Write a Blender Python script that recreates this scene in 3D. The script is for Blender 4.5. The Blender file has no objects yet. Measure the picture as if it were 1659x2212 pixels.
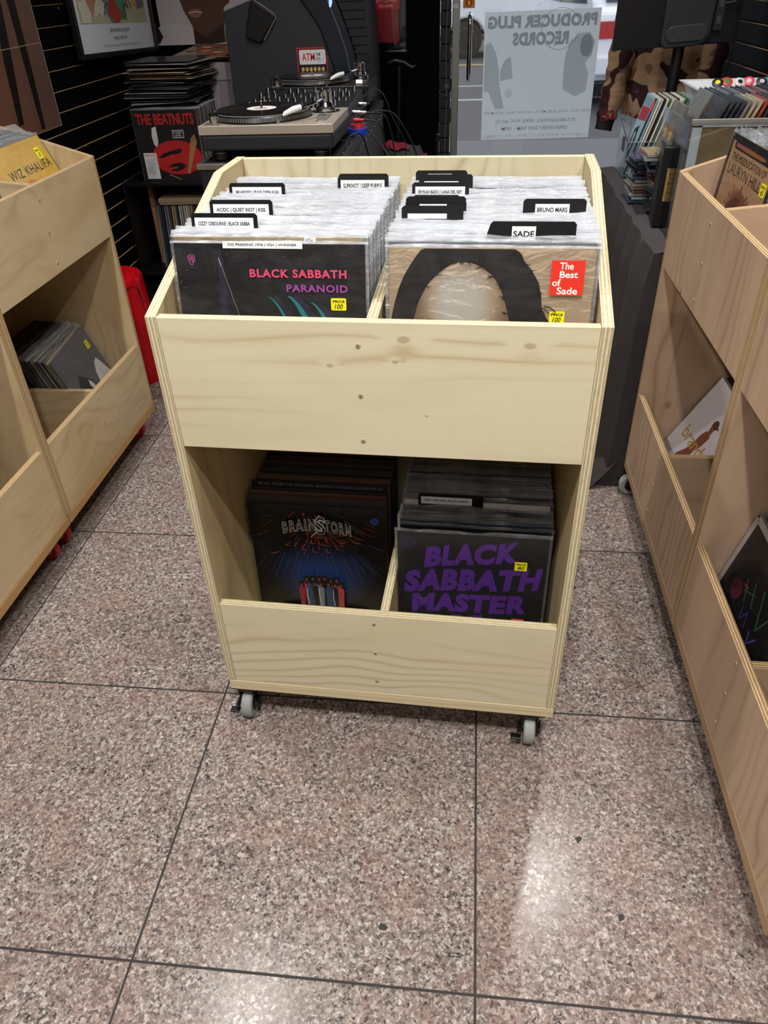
import bpy, bmesh, math, random
from mathutils import Matrix, Vector
random.seed(7)
S = bpy.context.scene
COL = S.collection
PI = math.pi

# ------------------------------------------------------------------ camera, light, exposure
cam_data = bpy.data.cameras.new('camera')
cam = bpy.data.objects.new('camera', cam_data)
COL.objects.link(cam)
CR = Vector((0.99444739, 0.09992249, -0.03301344))
CU = Vector((-0.03238738, 0.58908883, 0.80741698))
CF = Vector((-0.10012716, 0.80186647, -0.58905408))
CP = Vector((0.508474, -1.089157, 1.424166))
cam.matrix_world = Matrix(((CR.x, CU.x, -CF.x, CP.x), (CR.y, CU.y, -CF.y, CP.y), (CR.z, CU.z, -CF.z, CP.z), (0, 0, 0, 1)))
cam_data.sensor_fit = 'VERTICAL'
cam_data.sensor_height = 36.0
cam_data.lens = 1593.684 / 2212 * 36.0
cam_data.clip_start = 0.02
cam_data.clip_end = 200
S.camera = cam
S.view_settings.view_transform = 'Standard'
S.view_settings.look = 'None'
S.view_settings.gamma = 1.0
S.view_settings.exposure = 0.14
S.view_settings.use_curve_mapping = False

W = bpy.data.worlds.new('sky')
S.world = W
W.use_nodes = True
wn = W.node_tree
wn.nodes.clear()
wo = wn.nodes.new('ShaderNodeOutputWorld')
wb = wn.nodes.new('ShaderNodeBackground')
ws = wn.nodes.new('ShaderNodeTexSky')
ws.sky_type = 'HOSEK_WILKIE'
ws.turbidity = 8
ws.sun_direction = (0.3, 0.4, 0.75)
wm = wn.nodes.new('ShaderNodeMix'); wm.data_type = 'RGBA'; wm.inputs[0].default_value = 0.6
wm.inputs[7].default_value = (0.60, 0.62, 0.66, 1)
wn.links.new(ws.outputs[0], wm.inputs[6]); wn.links.new(wm.outputs[2], wb.inputs[0])
wb.inputs[1].default_value = 2.6
wn.links.new(wb.outputs[0], wo.inputs[0])

CEIL = 2.75
def ceiling_lamp(x, y, power, size=0.08, color=(1.0, 0.972, 0.935)):
    l = bpy.data.lights.new('ceiling_lamp', 'AREA')
    l.shape = 'DISK'
    l.size = size
    l.energy = power
    l.color = color
    l.spread = math.radians(150)
    o = bpy.data.objects.new('ceiling_lamp', l)
    o.location = (x, y, CEIL - 0.03)
    COL.objects.link(o)
LAMPS = [(0.98, 1.08, 17), (-0.43, 0.31, 15), (0.45, -1.15, 26), (1.25, -0.70, 15), (-0.45, -0.95, 17), (-0.1, 1.9, 9)]
for x, y, p in LAMPS:
    ceiling_lamp(x, y, p)
def fill_panel(x, y, power, sx, sy):  # added fill light below the ceiling, not a fixture of the shop
    l = bpy.data.lights.new('fill_panel', 'AREA')
    l.shape = 'RECTANGLE'
    l.size = sx
    l.size_y = sy
    l.energy = power
    l.color = (1.0, 0.975, 0.945)
    o = bpy.data.objects.new('fill_panel', l)
    o.location = (x, y, CEIL - 0.03)
    COL.objects.link(o)
fill_panel(0.3, -2.6, 17, 1.2, 0.6)

# ------------------------------------------------------------------ helpers
def lin(c):
    return c / 12.92 if c <= 0.04045 else ((c + 0.055) / 1.055) ** 2.4
def rgb(h):
    h = h.lstrip('#')
    return tuple(lin(int(h[i:i + 2], 16) / 255) for i in (0, 2, 4)) + (1.0,)

class NT:
    """tiny node graph writer"""
    def __init__(self, name):
        self.m = bpy.data.materials.new(name)
        self.m.use_nodes = True
        self.t = self.m.node_tree
        self.t.nodes.clear()
        self.out = self.n('ShaderNodeOutputMaterial')
    def n(self, kind, **kw):
        x = self.t.nodes.new(kind)
        for k, v in kw.items():
            setattr(x, k, v)
        return x
    def put(self, sock, v):
        if isinstance(v, bpy.types.NodeSocket):
            self.t.links.new(v, sock)
        elif v is not None:
            sock.default_value = v
    def math(self, op, a, b=None, c=None):
        x = self.n('ShaderNodeMath', operation=op)
        self.put(x.inputs[0], a); self.put(x.inputs[1], b); self.put(x.inputs[2], c)
        return x.outputs[0]
    def mix(self, f, a, b, blend='MIX'):
        x = self.n('ShaderNodeMix', data_type='RGBA', blend_type=blend)
        self.put(x.inputs[0], f); self.put(x.inputs[6], a); self.put(x.inputs[7], b)
        return x.outputs[2]
    def step(self, v, lo, hi):
        x = self.n('ShaderNodeMapRange', interpolation_type='SMOOTHSTEP')
        self.put(x.inputs[0], v); x.inputs[1].default_value = lo; x.inputs[2].default_value = hi
        return x.outputs[0]
    def uv(self):
        return self.n('ShaderNodeUVMap').outputs[0]
    def obj(self):
        return self.n('ShaderNodeTexCoord').outputs['Object']
    def scale(self, v, s, off=(0, 0, 0)):
        x = self.n('ShaderNodeMapping')
        self.put(x.inputs[0], v); x.inputs[1].default_value = off; x.inputs[3].default_value = s
        return x.outputs[0]
    def noise(self, v, scale=1.0, detail=2.0, rough=0.5, dist=0.0):
        x = self.n('ShaderNodeTexNoise')
        self.put(x.inputs['Vector'], v); x.inputs['Scale'].default_value = scale; x.inputs['Detail'].default_value = detail
        x.inputs['Roughness'].default_value = rough; x.inputs['Distortion'].default_value = dist
        return x.outputs[0]
    def vor(self, v, scale=1.0, feature='F1', out='Distance', rnd=1.0):
        x = self.n('ShaderNodeTexVoronoi', feature=feature)
        self.put(x.inputs['Vector'], v); x.inputs['Scale'].default_value = scale; x.inputs['Randomness'].default_value = rnd
        return x.outputs[out]
    def xyz(self, v):
        x = self.n('ShaderNodeSeparateXYZ'); self.put(x.inputs[0], v)
        return x.outputs
    def bump(self, h, strength=0.3, dist=0.002):
        x = self.n('ShaderNodeBump'); self.put(x.inputs['Height'], h)
        x.inputs['Strength'].default_value = strength; x.inputs['Distance'].default_value = dist
        return x.outputs[0]
    def bsdf(self, color, rough=0.5, metal=0.0, spec=0.5, normal=None, coat=0.0, emit=None, estr=0.0):
        x = self.n('ShaderNodeBsdfPrincipled')
        self.put(x.inputs['Base Color'], color); self.put(x.inputs['Roughness'], rough); self.put(x.inputs['Metallic'], metal)
        self.put(x.inputs['Specular IOR Level'], spec); self.put(x.inputs['Coat Weight'], coat)
        if normal is not None: self.put(x.inputs['Normal'], normal)
        if emit is not None:
            self.put(x.inputs['Emission Color'], emit); x.inputs['Emission Strength'].default_value = estr
        return x.outputs[0]
    def done(self, shader):
        self.t.links.new(shader, self.out.inputs[0])
        return self.m

_mc = {}
def mat(name, color='#888888', rough=0.5, metal=0.0, spec=0.5, coat=0.0, var=0.04, estr=0.0):
    """simple procedural material: a colour with a faint noise in it"""
    if name in _mc: return _mc[name]
    g = NT(name)
    c = rgb(color)
    if var > 0:
        nz = g.noise(g.obj(), 40.0, 3.0)
        d = tuple(max(0, q * (1 - 4 * var)) for q in c[:3]) + (1,)
        l = tuple(min(1, q * (1 + 4 * var)) for q in c[:3]) + (1,)
        col = g.mix(nz, d, l)
    else:
        col = c
    _mc[name] = g.done(g.bsdf(col, rough, metal, spec, coat=coat, emit=c if estr else None, estr=estr))
    return _mc[name]

class MB:
    """collects polygons, then links them as one mesh object"""
    def __init__(self):
        self.v = []; self.f = []; self.m = []; self.u = []
    def face(self, pts, m=0, uvs=None):
        i = len(self.v)
        self.v += [tuple(p) for p in pts]
        self.f.append(list(range(i, i + len(pts)))); self.m.append(m)
        self.u.append(list(uvs) if uvs else [(p[0], p[2]) for p in pts])
    def idx(self, verts, faces, m=0, uvs=None):
        i = len(self.v)
        self.v += [tuple(p) for p in verts]
        for k, f in enumerate(faces):
            self.f.append([i + j for j in f]); self.m.append(m)
            self.u.append([uvs[j] for j in f] if uvs else [(verts[j][0], verts[j][2]) for j in f])
    def prism(self, poly, axis, a0, a1, mf=0, me=None, grain=0, off=(0, 0)):
        """poly: 2D outline; axis x -> (y,z), y -> (x,z), z -> (x,y); faces mf, rim me"""
        me = mf if me is None else me
        def P(p, a):
            return (a, p[0], p[1]) if axis == 'x' else (p[0], a, p[1]) if axis == 'y' else (p[0], p[1], a)
        uv = [((p[0], p[1]) if grain == 0 else (p[1], p[0])) for p in poly]
        uv = [(a + off[0], b + off[1]) for a, b in uv]
        n = len(poly); i = len(self.v)
        self.v += [P(p, a0) for p in poly] + [P(p, a1) for p in poly]
        self.f.append([i + k for k in range(n)][::-1]); self.m.append(mf); self.u.append(uv[::-1])
        self.f.append([i + n + k for k in range(n)]); self.m.append(mf); self.u.append([(a + 0.37, b + 0.61) for a, b in uv])
        s = off[0]; t = abs(a1 - a0)
        for k in range(n):
            q = (k + 1) % n
            L = math.dist(poly[k], poly[q])
            self.f.append([i + k, i + q, i + n + q, i + n + k]); self.m.append(me)
            self.u.append([(s, 0), (s + L, 0), (s + L, t), (s, t)])
            s += L
    def box(self, x0, x1, y0, y1, z0, z1, m=0):
        self.prism([(x0, y0), (x1, y0), (x1, y1), (x0, y1)], 'z', z0, z1, m)
    def lathe(self, prof, c=(0, 0, 0), n=24, m=0, axis='z', cap=True):
        i = len(self.v); k = len(prof)
        for a in range(n):
            t = 2 * PI * a / n
            for r, h in prof:
                p = (r * math.cos(t), r * math.sin(t), h)
                if axis == 'x': p = (p[2], p[0], p[1])
                if axis == 'y': p = (p[0], p[2], p[1])
                self.v.append((c[0] + p[0], c[1] + p[1], c[2] + p[2]))
        for a in range(n):
            b = (a + 1) % n
            for j in range(k - 1):
                self.f.append([i + a * k + j, i + b * k + j, i + b * k + j + 1, i + a * k + j + 1]); self.m.append(m)
                self.u.append([(a / n, j / k), ((a + 1) / n, j / k), ((a + 1) / n, (j + 1) / k), (a / n, (j + 1) / k)])
        if cap:
            for j in (0, k - 1):
                if prof[j][0] > 1e-6:
                    self.f.append([i + a * k + j for a in range(n)]); self.m.append(m)
                    self.u.append([(math.cos(2 * PI * a / n), math.sin(2 * PI * a / n)) for a in range(n)])
    def tube(self, pts, r, n=8, m=0, cap=True):
        pts = [Vector(p) for p in pts]; i = len(self.v); K = len(pts)
        rr = r if isinstance(r, (list, tuple)) else [r] * K
        up = None
        for k, p in enumerate(pts):
            d = (pts[min(k + 1, K - 1)] - pts[max(k - 1, 0)]).normalized()
            if up is None:
                up = Vector((0, 0, 1)) if abs(d.z) < 0.9 else Vector((1, 0, 0))
            a = d.cross(up).normalized(); up = a.cross(d).normalized()
            for j in range(n):
                t = 2 * PI * j / n
                self.v.append(tuple(p + (a * math.cos(t) + up * math.sin(t)) * rr[k]))
        for k in range(K - 1):
            for j in range(n):
                q = (j + 1) % n
                self.f.append([i + k * n + j, i + k * n + q, i + (k + 1) * n + q, i + (k + 1) * n + j]); self.m.append(m)
                self.u.append([(j / n, k), ((j + 1) / n, k), ((j + 1) / n, k + 1), (j / n, k + 1)])
        if cap:
            for k in (0, K - 1):
                self.f.append([i + k * n + j for j in range(n)]); self.m.append(m); self.u.append([(0, 0)] * n)
    def grid(self, fn, nu, nv, m=0):
        i = len(self.v)
        for a in range(nu + 1):
            for b in range(nv + 1):
                self.v.append(tuple(fn(a / nu, b / nv)))
        for a in range(nu):
            for b in range(nv):
                q = [(a, b), (a + 1, b), (a + 1, b + 1), (a, b + 1)]
                self.f.append([i + x * (nv + 1) + y for x, y in q]); self.m.append(m)
                self.u.append([(x / nu, y / nv) for x, y in q])
    def xf(self, M, start=0):
        for k in range(start, len(self.v)):
            self.v[k] = tuple(M @ Vector(self.v[k]))
    def mesh(self, name, mats, smooth=None, recalc=True):
        me = bpy.data.meshes.new(name)
        me.from_pydata(self.v, [], self.f)
        for m in (mats if isinstance(mats, (list, tuple)) else [mats]): me.materials.append(m)
        me.polygons.foreach_set('material_index', self.m)
        ul = me.uv_layers.new(name='UVMap')
        flat = [c for f in self.u for p in f for c in p]
        ul.data.foreach_set('uv', flat)
        me.validate(clean_customdata=False)
        if recalc:
            b = bmesh.new(); b.from_mesh(me)
            bmesh.ops.recalc_face_normals(b, faces=b.faces)
            b.to_mesh(me); b.free()
        if smooth is not None:
            me.polygons.foreach_set('use_smooth', [True] * len(me.polygons))
            me.set_sharp_from_angle(angle=math.radians(smooth))
        me.update()
        return me
    def build(self, name, mats, parent=None, smooth=None, bevel=0.0, recalc=True):
        o = bpy.data.objects.new(name, self.mesh(name, mats, smooth, recalc))
        COL.objects.link(o)
        if parent is not None: o.parent = parent
        if bevel:
            b = o.modifiers.new('bevel', 'BEVEL'); b.width = bevel; b.segments = 2; b.limit_method = 'ANGLE'
        return o

def tag(o, label=None, cat=None, group=None, kind=None):
    if label: o['label'] = label
    if cat: o['category'] = cat
    if group: o['group'] = group
    if kind: o['kind'] = kind
    return o
def thing(name, label, cat, loc=(0, 0, 0), rz=0.0, group=None):
    o = bpy.data.objects.new(name, None)
    o.empty_display_size = 0.05
    COL.objects.link(o)
    o.location = loc; o.rotation_euler = (0, 0, rz)
    return tag(o, label, cat, group)
def place(o, M):
    o.matrix_world = M
    return o
def copy_tree(o, parent=None):
    c = o.copy(); COL.objects.link(c)
    if parent is not None:
        c.parent = parent; c.matrix_parent_inverse = Matrix.Identity(4)
    for ch in list(o.children): copy_tree(ch, c)
    return c

_tc = {}
def text2d(s, bold=0.0, shear=0.0, space=1.0):
    """outline of a line of text: 2D vertices and faces of the built-in font, scaled to a unit box"""
    key = (s, bold, shear, space)
    if key in _tc: return _tc[key]
    cu = bpy.data.curves.new('text', 'FONT')
    cu.body = s; cu.size = 1.0; cu.offset = bold; cu.shear = shear; cu.space_character = space; cu.resolution_u = 3
    cu.align_x = 'LEFT'
    o = bpy.data.objects.new('text', cu)
    COL.objects.link(o)
    dg = bpy.context.evaluated_depsgraph_get()
    me = o.evaluated_get(dg).to_mesh()
    vs = [(v.co.x, v.co.y) for v in me.vertices]; fs = [list(p.vertices) for p in me.polygons]
    o.evaluated_get(dg).to_mesh_clear()
    bpy.data.objects.remove(o); bpy.data.curves.remove(cu)
    x0 = min(v[0] for v in vs); x1 = max(v[0] for v in vs); y0 = min(v[1] for v in vs); y1 = max(v[1] for v in vs)
    vs = [((a - x0) / (x1 - x0), (b - y0) / (y1 - y0)) for a, b in vs]
    _tc[key] = (vs, fs, (x1 - x0) / (y1 - y0))
    return _tc[key]

class Art(MB):
    """flat print on the plane y = const, seen from -y; coordinates in units of the print, origin top left, y down"""
    def __init__(self, w, h, x0, ztop, y=0.0):
        super().__init__()
        self.w = w; self.h = h; self.x0 = x0; self.zt = ztop; self.y = y; self.k = 0
    def p(self, x, y, lift):
        return (self.x0 + x * self.w, self.y - lift, self.zt - y * self.h)
    def lift(self):
        self.k += 1
        return 0.00018 + 0.00006 * self.k
    def poly(self, pts, m):
        l = self.lift()
        self.face([self.p(x, y, l) for x, y in pts], m, [(x, 1 - y) for x, y in pts])
    def rect(self, x0, y0, x1, y1, m): self.poly([(x0, y0), (x0, y1), (x1, y1), (x1, y0)], m)
    def ell(self, cx, cy, rx, ry, m, n=28): self.poly([(cx + rx * math.cos(2 * PI * k / n), cy - ry * math.sin(2 * PI * k / n)) for k in range(n)], m)
    def ring(self, cx, cy, rx, ry, w, m, n=28, a0=0.0, a1=2 * PI):
        l = self.lift()
        for k in range(n):
            t0 = a0 + (a1 - a0) * k / n; t1 = a0 + (a1 - a0) * (k + 1) / n
            q = [(cx + (rx + d) * math.cos(t), cy - (ry + d) * math.sin(t)) for t, d in ((t0, 0), (t1, 0), (t1, w), (t0, w))]
            self.face([self.p(a, b, l) for a, b in q], m)
    def line(self, pts, w, m):
        l = self.lift()
        for (a, b), (c, d) in zip(pts, pts[1:]):
            L = math.hypot(c - a, d - b) or 1; nx = -(d - b) / L * w / 2; ny = (c - a) / L * w / 2
            self.face([self.p(a + nx, b + ny, l), self.p(c + nx, d + ny, l), self.p(c - nx, d - ny, l), self.p(a - nx, b - ny, l)], m)
    def text(self, s, x0, y0, x1, y1, m, bold=0.0, shear=0.0, rot=0.0, space=1.0, mirror=False, warp=None):
        vs, fs, asp = text2d(s, bold, shear, space)
        l = self.lift(); cx = (x0 + x1) / 2; cy = (y0 + y1) / 2; c = math.cos(rot); sn = math.sin(rot); out = []
        for a, b in vs:
            if mirror: a = 1 - a
            x = x0 + a * (x1 - x0); y = y1 - b * (y1 - y0)
            if warp: x, y = warp(x, y)
            dx = (x - cx) * self.w; dy = (y - cy) * self.h
            x = cx + (dx * c + dy * sn) / self.w; y = cy + (-dx * sn + dy * c) / self.h
            out.append(self.p(x, y, l))
        self.idx(out, fs, m)
# ------------------------------------------------------------------ materials with a pattern of their own
def ramp(g, v, stops, interp='CONSTANT'):
    x = g.n('ShaderNodeValToRGB'); x.color_ramp.interpolation = interp
    e = x.color_ramp.elements
    while len(e) < len(stops): e.new(0.5)
    for k, (p, c) in enumerate(stops):
        e[k].position = p; e[k].color = rgb(c)
    g.put(x.inputs[0], v)
    return x.outputs[0]

def wood_face(name, light, mid, dark, rings=26.0, wander=5.0, seed=0.0, contrast=0.55, knot=0.045, rough=0.55, blotch=0.35, knots=()):
    g = NT(name)
    uv = g.scale(g.uv(), (1, 1, 1), (seed, seed * 1.7, 0))
    s = g.xyz(uv)
    low = g.noise(g.scale(uv, (1.3, 4.2, 1)), 1.0, 2.0, 0.5, 0.6)
    v = g.math('ADD', g.math('MULTIPLY', s[1], rings), g.math('MULTIPLY', low, wander))
    kmask = None
    for kx, ky, kr in knots:
        dx = g.math('MULTIPLY', g.math('SUBTRACT', s[0], kx + seed), 0.55); dy = g.math('SUBTRACT', s[1], ky + seed * 1.7)
        d = g.math('SQRT', g.math('ADD', g.math('MULTIPLY', dx, dx), g.math('MULTIPLY', dy, dy)))
        sgn = g.math('MULTIPLY', g.math('SIGN', dy), g.step(d, kr * 4.5, kr * 0.5))
        v = g.math('ADD', v, g.math('MULTIPLY', sgn, kr * 75.0))
        km = g.step(d, kr, kr * 0.55)
        kmask = km if kmask is None else g.math('MAXIMUM', kmask, km)
    saw = g.math('FRACT', v)
    band = g.math('POWER', g.math('ABSOLUTE', g.math('SUBTRACT', g.math('MULTIPLY', saw, 2.0), 1.0)), 3.5)
    gate = g.step(g.noise(g.scale(uv, (1.1, 6.0, 1), (3, 5, 0)), 1.0, 1.0), 0.35, 0.68)
    fib = g.noise(g.scale(uv, (14, 420, 1)), 1.0, 3.0, 0.6)
    bl = g.step(g.noise(g.scale(uv, (2.2, 6.5, 1), (9, 2, 0)), 1.0, 3.0, 0.55, 0.8), 0.42, 0.70)
    col = g.mix(g.math('MULTIPLY', bl, blotch), rgb(light), rgb(mid))
    col = g.mix(g.math('MULTIPLY', g.math('MULTIPLY', band, gate), contrast), col, rgb(dark))
    col = g.mix(g.math('MULTIPLY', g.step(fib, 0.5, 0.85), 0.20), col, rgb(dark))
    kd = g.vor(g.scale(uv, (3.1, 4.6, 1), (1.3, 0.4, 0)), 1.0)
    col = g.mix(g.math('MULTIPLY', g.step(kd, knot * 2.2, knot), 0.55), col, rgb(dark))
    col = g.mix(g.math('MULTIPLY', g.step(kd, knot, knot * 0.5), 0.6), col, rgb('#6b4a2e'))
    if kmask is not None: col = g.mix(g.math('MULTIPLY', kmask, 0.42), col, rgb('#7d5734'))
    return g.done(g.bsdf(col, rough, spec=0.35, normal=g.bump(fib, 0.12, 0.0006)))

def wood_edge(name, light, dark, plies=6.0, t=0.018):
    g = NT(name)
    s = g.xyz(g.uv())
    uv = g.uv()
    wob = g.math('MULTIPLY', g.noise(g.scale(uv, (9, 60, 1)), 1.0, 2.0), 0.35)
    v = g.math('FRACT', g.math('ADD', g.math('MULTIPLY', s[1], plies / t / 2), wob))
    a = g.step(v, 0.44, 0.56)
    streak = g.noise(g.scale(uv, (60, 900, 1)), 1.0, 3.0, 0.7)
    glue = g.step(g.math('ABSOLUTE', g.math('SUBTRACT', v, 0.5)), 0.09, 0.03)
    col = g.mix(a, rgb(light), rgb(dark))
    col = g.mix(g.math('MULTIPLY', g.step(streak, 0.5, 0.72), 0.6), col, rgb('#6a5a44'))
    col = g.mix(g.math('MULTIPLY', glue, 0.5), col, rgb('#6b5740'))
    return g.done(g.bsdf(col, 0.7, spec=0.2))

WF = {'new': wood_face('pale_pine_plywood', '#ddd3b3', '#cfc197', '#ad8f5b', 28, 8.5, 0.3, 0.55, 0.024),
      'new_inside': wood_face('shaded_pine_plywood_side', '#ccba90', '#b79d6d', '#967243', 18, 5.5, 2.7, 0.45, 0.03),  # warmer brown ply, its tone also darkened for shade inside the bays
      'aged': wood_face('aged_pine_plywood', '#cab48f', '#b29366', '#87623a', 13, 7.5, 5.1, 0.40, 0.036, 0.5, 0.6),
      'pink': wood_face('pinkish_pine_plywood', '#c6aa8e', '#b0917a', '#8b6546', 24, 5.0, 8.3, 0.60, 0.03, 0.5, 0.6)}
WF['front'] = wood_face('pale_pine_plywood_front', '#ddd3b3', '#cfc197', '#ad8f5b', 30, 5.0, 0.9, 0.62, 0.0, knots=((0.416, 0.967, 0.0072), (0.609, 0.962, 0.0065), (0.296, 0.920, 0.004), (0.402, 0.929, 0.0035), (0.452, 0.835, 0.0025)))
WE = {'new': wood_edge('plywood_edge', '#e4dbbd', '#c2b084'), 'aged': wood_edge('aged_plywood_edge', '#c8b08a', '#a07f56'), 'pink': wood_edge('pinkish_plywood_edge', '#d3b992', '#9a7950')}

def granite():
    g = NT('pink_granite_tiles')
    o = g.obj(); s = g.xyz(o)
    ts, ox, oy, a = 0.6159, 0.5640, -0.5457, -0.003
    dx = g.math('SUBTRACT', s[0], ox); dy = g.math('SUBTRACT', s[1], oy)
    u = g.math('DIVIDE', g.math('ADD', g.math('MULTIPLY', dx, math.cos(a)), g.math('MULTIPLY', dy, math.sin(a))), ts)
    v = g.math('DIVIDE', g.math('SUBTRACT', g.math('MULTIPLY', dy, math.cos(a)), g.math('MULTIPLY', dx, math.sin(a))), ts)
    def edge(c):
        return g.math('ABSOLUTE', g.math('SUBTRACT', g.math('FRACT', g.math('ADD', c, 0.5)), 0.5))
    e = g.math('MINIMUM', edge(u), edge(v))
    grout = g.step(e, 0.0048, 0.0030)
    cell = g.n('ShaderNodeCombineXYZ'); g.put(cell.inputs[0], g.math('FLOOR', u)); g.put(cell.inputs[1], g.math('FLOOR', v))
    wnz = g.n('ShaderNodeTexWhiteNoise', noise_dimensions='2D'); g.put(wnz.inputs[0], cell.outputs[0])
    warp = g.n('ShaderNodeTexNoise'); g.put(warp.inputs['Vector'], o); warp.inputs['Scale'].default_value = 150; warp.inputs['Detail'].default_value = 2
    wv = g.n('ShaderNodeVectorMath', operation='MULTIPLY_ADD'); g.put(wv.inputs[0], warp.outputs[1]); wv.inputs[1].default_value = (0.011, 0.011, 0); g.put(wv.inputs[2], o)
    r1 = g.xyz(g.vor(wv.outputs[0], 165, out='Color'))[0]
    r2 = g.xyz(g.vor(g.scale(wv.outputs[0], (1, 1, 1), (4, 7, 0)), 290, out='Color'))[0]
    c1 = ramp(g, r1, [(0.0, '#2f2d2e'), (0.17, '#65615f'), (0.33, '#8b7972'), (0.50, '#98877f'), (0.72, '#aaa19a'), (0.90, '#d3ccc4')])
    c2 = ramp(g, r2, [(0.0, '#262526'), (0.19, '#6b6866'), (0.38, '#917d75'), (0.64, '#a49a94'), (0.86, '#d9d3cb')])
    col = g.mix(0.5, c1, c2)
    patch = g.noise(g.scale(o, (9, 9, 1)), 1.0, 3.0)
    col = g.mix(g.math('MULTIPLY', g.step(patch, 0.4, 0.7), 0.28), col, rgb('#8d6d63'), 'MIX')
    col = g.mix(g.math('MULTIPLY', wnz.outputs[0], 0.20), col, rgb('#957d74'))
    col = g.mix(1.0, col, (0.88, 0.87, 0.87, 1), 'MULTIPLY')
    col = g.mix(grout, col, rgb('#35302e'))
    rough = g.math('ADD', g.math('MULTIPLY', r1, 0.12), g.math('ADD', g.math('MULTIPLY', grout, 0.4), 0.185))
    return g.done(g.bsdf(col, rough, spec=0.26, normal=g.bump(g.math('SUBTRACT', r2, g.math('MULTIPLY', grout, 6.0)), 0.10, 0.0005)))

def speck_black(name, base='#08080b'):
    g = NT(name)
    o = g.obj()
    d = g.vor(g.scale(o, (1, 1, 1)), 13.0)
    n = g.noise(o, 3.2, 2.0)
    spot = g.math('MULTIPLY', g.step(d, 0.075, 0.05), g.step(n, 0.56, 0.60))
    col = g.mix(spot, rgb(base), rgb('#b9b7b4'))
    return g.done(g.bsdf(col, 0.55, spec=0.04))

def glass_mat(name, tint=(1, 1, 1, 1), gloss=0.10, rough=0.02):
    g = NT(name)
    t = g.n('ShaderNodeBsdfTransparent'); t.inputs[0].default_value = tint
    s = g.n('ShaderNodeBsdfGlossy'); s.inputs[0].default_value = (1, 1, 1, 1); s.inputs['Roughness'].default_value = rough
    f = g.n('ShaderNodeLayerWeight'); f.inputs[0].default_value = 0.25
    k = g.math('ADD', g.math('MULTIPLY', f.outputs['Fresnel'], 0.6), gloss * 0.3)
    m = g.n('ShaderNodeMixShader'); g.put(m.inputs[0], k); g.put(m.inputs[1], t.outputs[0]); g.put(m.inputs[2], s.outputs[0])
    return g.done(m.outputs[0])

def film_mat(name, milky, rough=0.16, bump=0.6, scale=26.0, tint='#f4f7fb', gl=1.0, sx=1.0, sz=2.2):
    """clear polythene film: mostly see-through, glossy wrinkles, a little milky"""
    g = NT(name)
    o = g.obj()
    wr = g.noise(g.scale(o, (sx, 1.0, sz)), scale, 3.0, 0.55, 1.6)
    b = g.bump(wr, bump, 0.006)
    t = g.n('ShaderNodeBsdfTransparent')
    s = g.n('ShaderNodeBsdfGlossy'); s.inputs['Roughness'].default_value = rough; g.put(s.inputs['Normal'], b)
    d = g.n('ShaderNodeBsdfDiffuse'); d.inputs[0].default_value = rgb(tint)
    tl = g.n('ShaderNodeBsdfTranslucent'); tl.inputs[0].default_value = rgb(tint)
    dm = g.n('ShaderNodeMixShader'); dm.inputs[0].default_value = 0.5; g.put(dm.inputs[1], d.outputs[0]); g.put(dm.inputs[2], tl.outputs[0])
    f = g.n('ShaderNodeFresnel'); f.inputs[0].default_value = 1.42; g.put(f.inputs['Normal'], b)
    m1 = g.n('ShaderNodeMixShader'); g.put(m1.inputs[0], g.math('MULTIPLY', g.math('MULTIPLY_ADD', g.step(wr, 0.35, 0.7), 0.6, 0.4), milky))
    g.put(m1.inputs[1], t.outputs[0]); g.put(m1.inputs[2], dm.outputs[0])
    m2 = g.n('ShaderNodeMixShader'); g.put(m2.inputs[0], g.math('MULTIPLY', f.outputs[0], gl)); g.put(m2.inputs[1], m1.outputs[0]); g.put(m2.inputs[2], s.outputs[0])
    return g.done(m2.outputs[0])

M_FLOOR = granite()
M_BLACKWALL = speck_black('black_slatwall_laminate')
M_GROOVE = mat('raw_board_groove', '#b08d66', 0.8)
M_BLACK = mat('black_plastic', '#0d0d0f', 0.4)
M_SOFTBLACK = mat('matte_black', '#121215', 0.7)
M_WHITE = mat('white_paper', '#eceef0', 0.6, var=0.01)
M_CHROME = mat('chrome', '#d5d8dc', 0.12, 1.0, var=0.0)
M_STEEL = mat('brushed_steel', '#9ea2a6', 0.32, 1.0)
M_GLASS = glass_mat('clear_glass')
M_ACRYLIC = glass_mat('clear_acrylic', (0.93, 0.95, 0.96, 1), 0.2, 0.05)
M_FILM = film_mat('clear_record_film', 0.05, 0.10, 0.14, 14.0, gl=0.8)
M_FLAP = film_mat('crumpled_record_film', 0.82, 0.12, 0.9, 24.0, '#f4f8ff', 1.5, 0.6, 5.0)
M_FILMDIM = film_mat('worn_record_film', 0.02, 0.14, 0.15, 14.0, gl=0.55)
M_YELLOW = mat('yellow_sticker', '#f4e80a', 0.6, var=0.01)
M_INK = mat('black_ink', '#17161a', 0.6, var=0.0)
M_RED = mat('red_print', '#d8281f', 0.5, var=0.02)

# ------------------------------------------------------------------ the setting
LX, RX, FY, BY = -1.25, 1.63, 3.65, -3.6
mb = MB(); mb.box(LX - 0.1, RX + 0.1, BY, FY + 0.05, -0.06, 0.0)
floor = tag(mb.build('floor', M_FLOOR), 'polished pink granite tile floor with dark joints', kind='structure')
mb = MB()
mb.box(LX - 0.1, RX + 0.1, BY, FY + 0.1, CEIL, CEIL + 0.05)
tag(mb.build('ceiling', mat('ceiling_paint', '#d7d5d0', 0.9)), 'plain painted shop ceiling', kind='structure')

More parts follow.
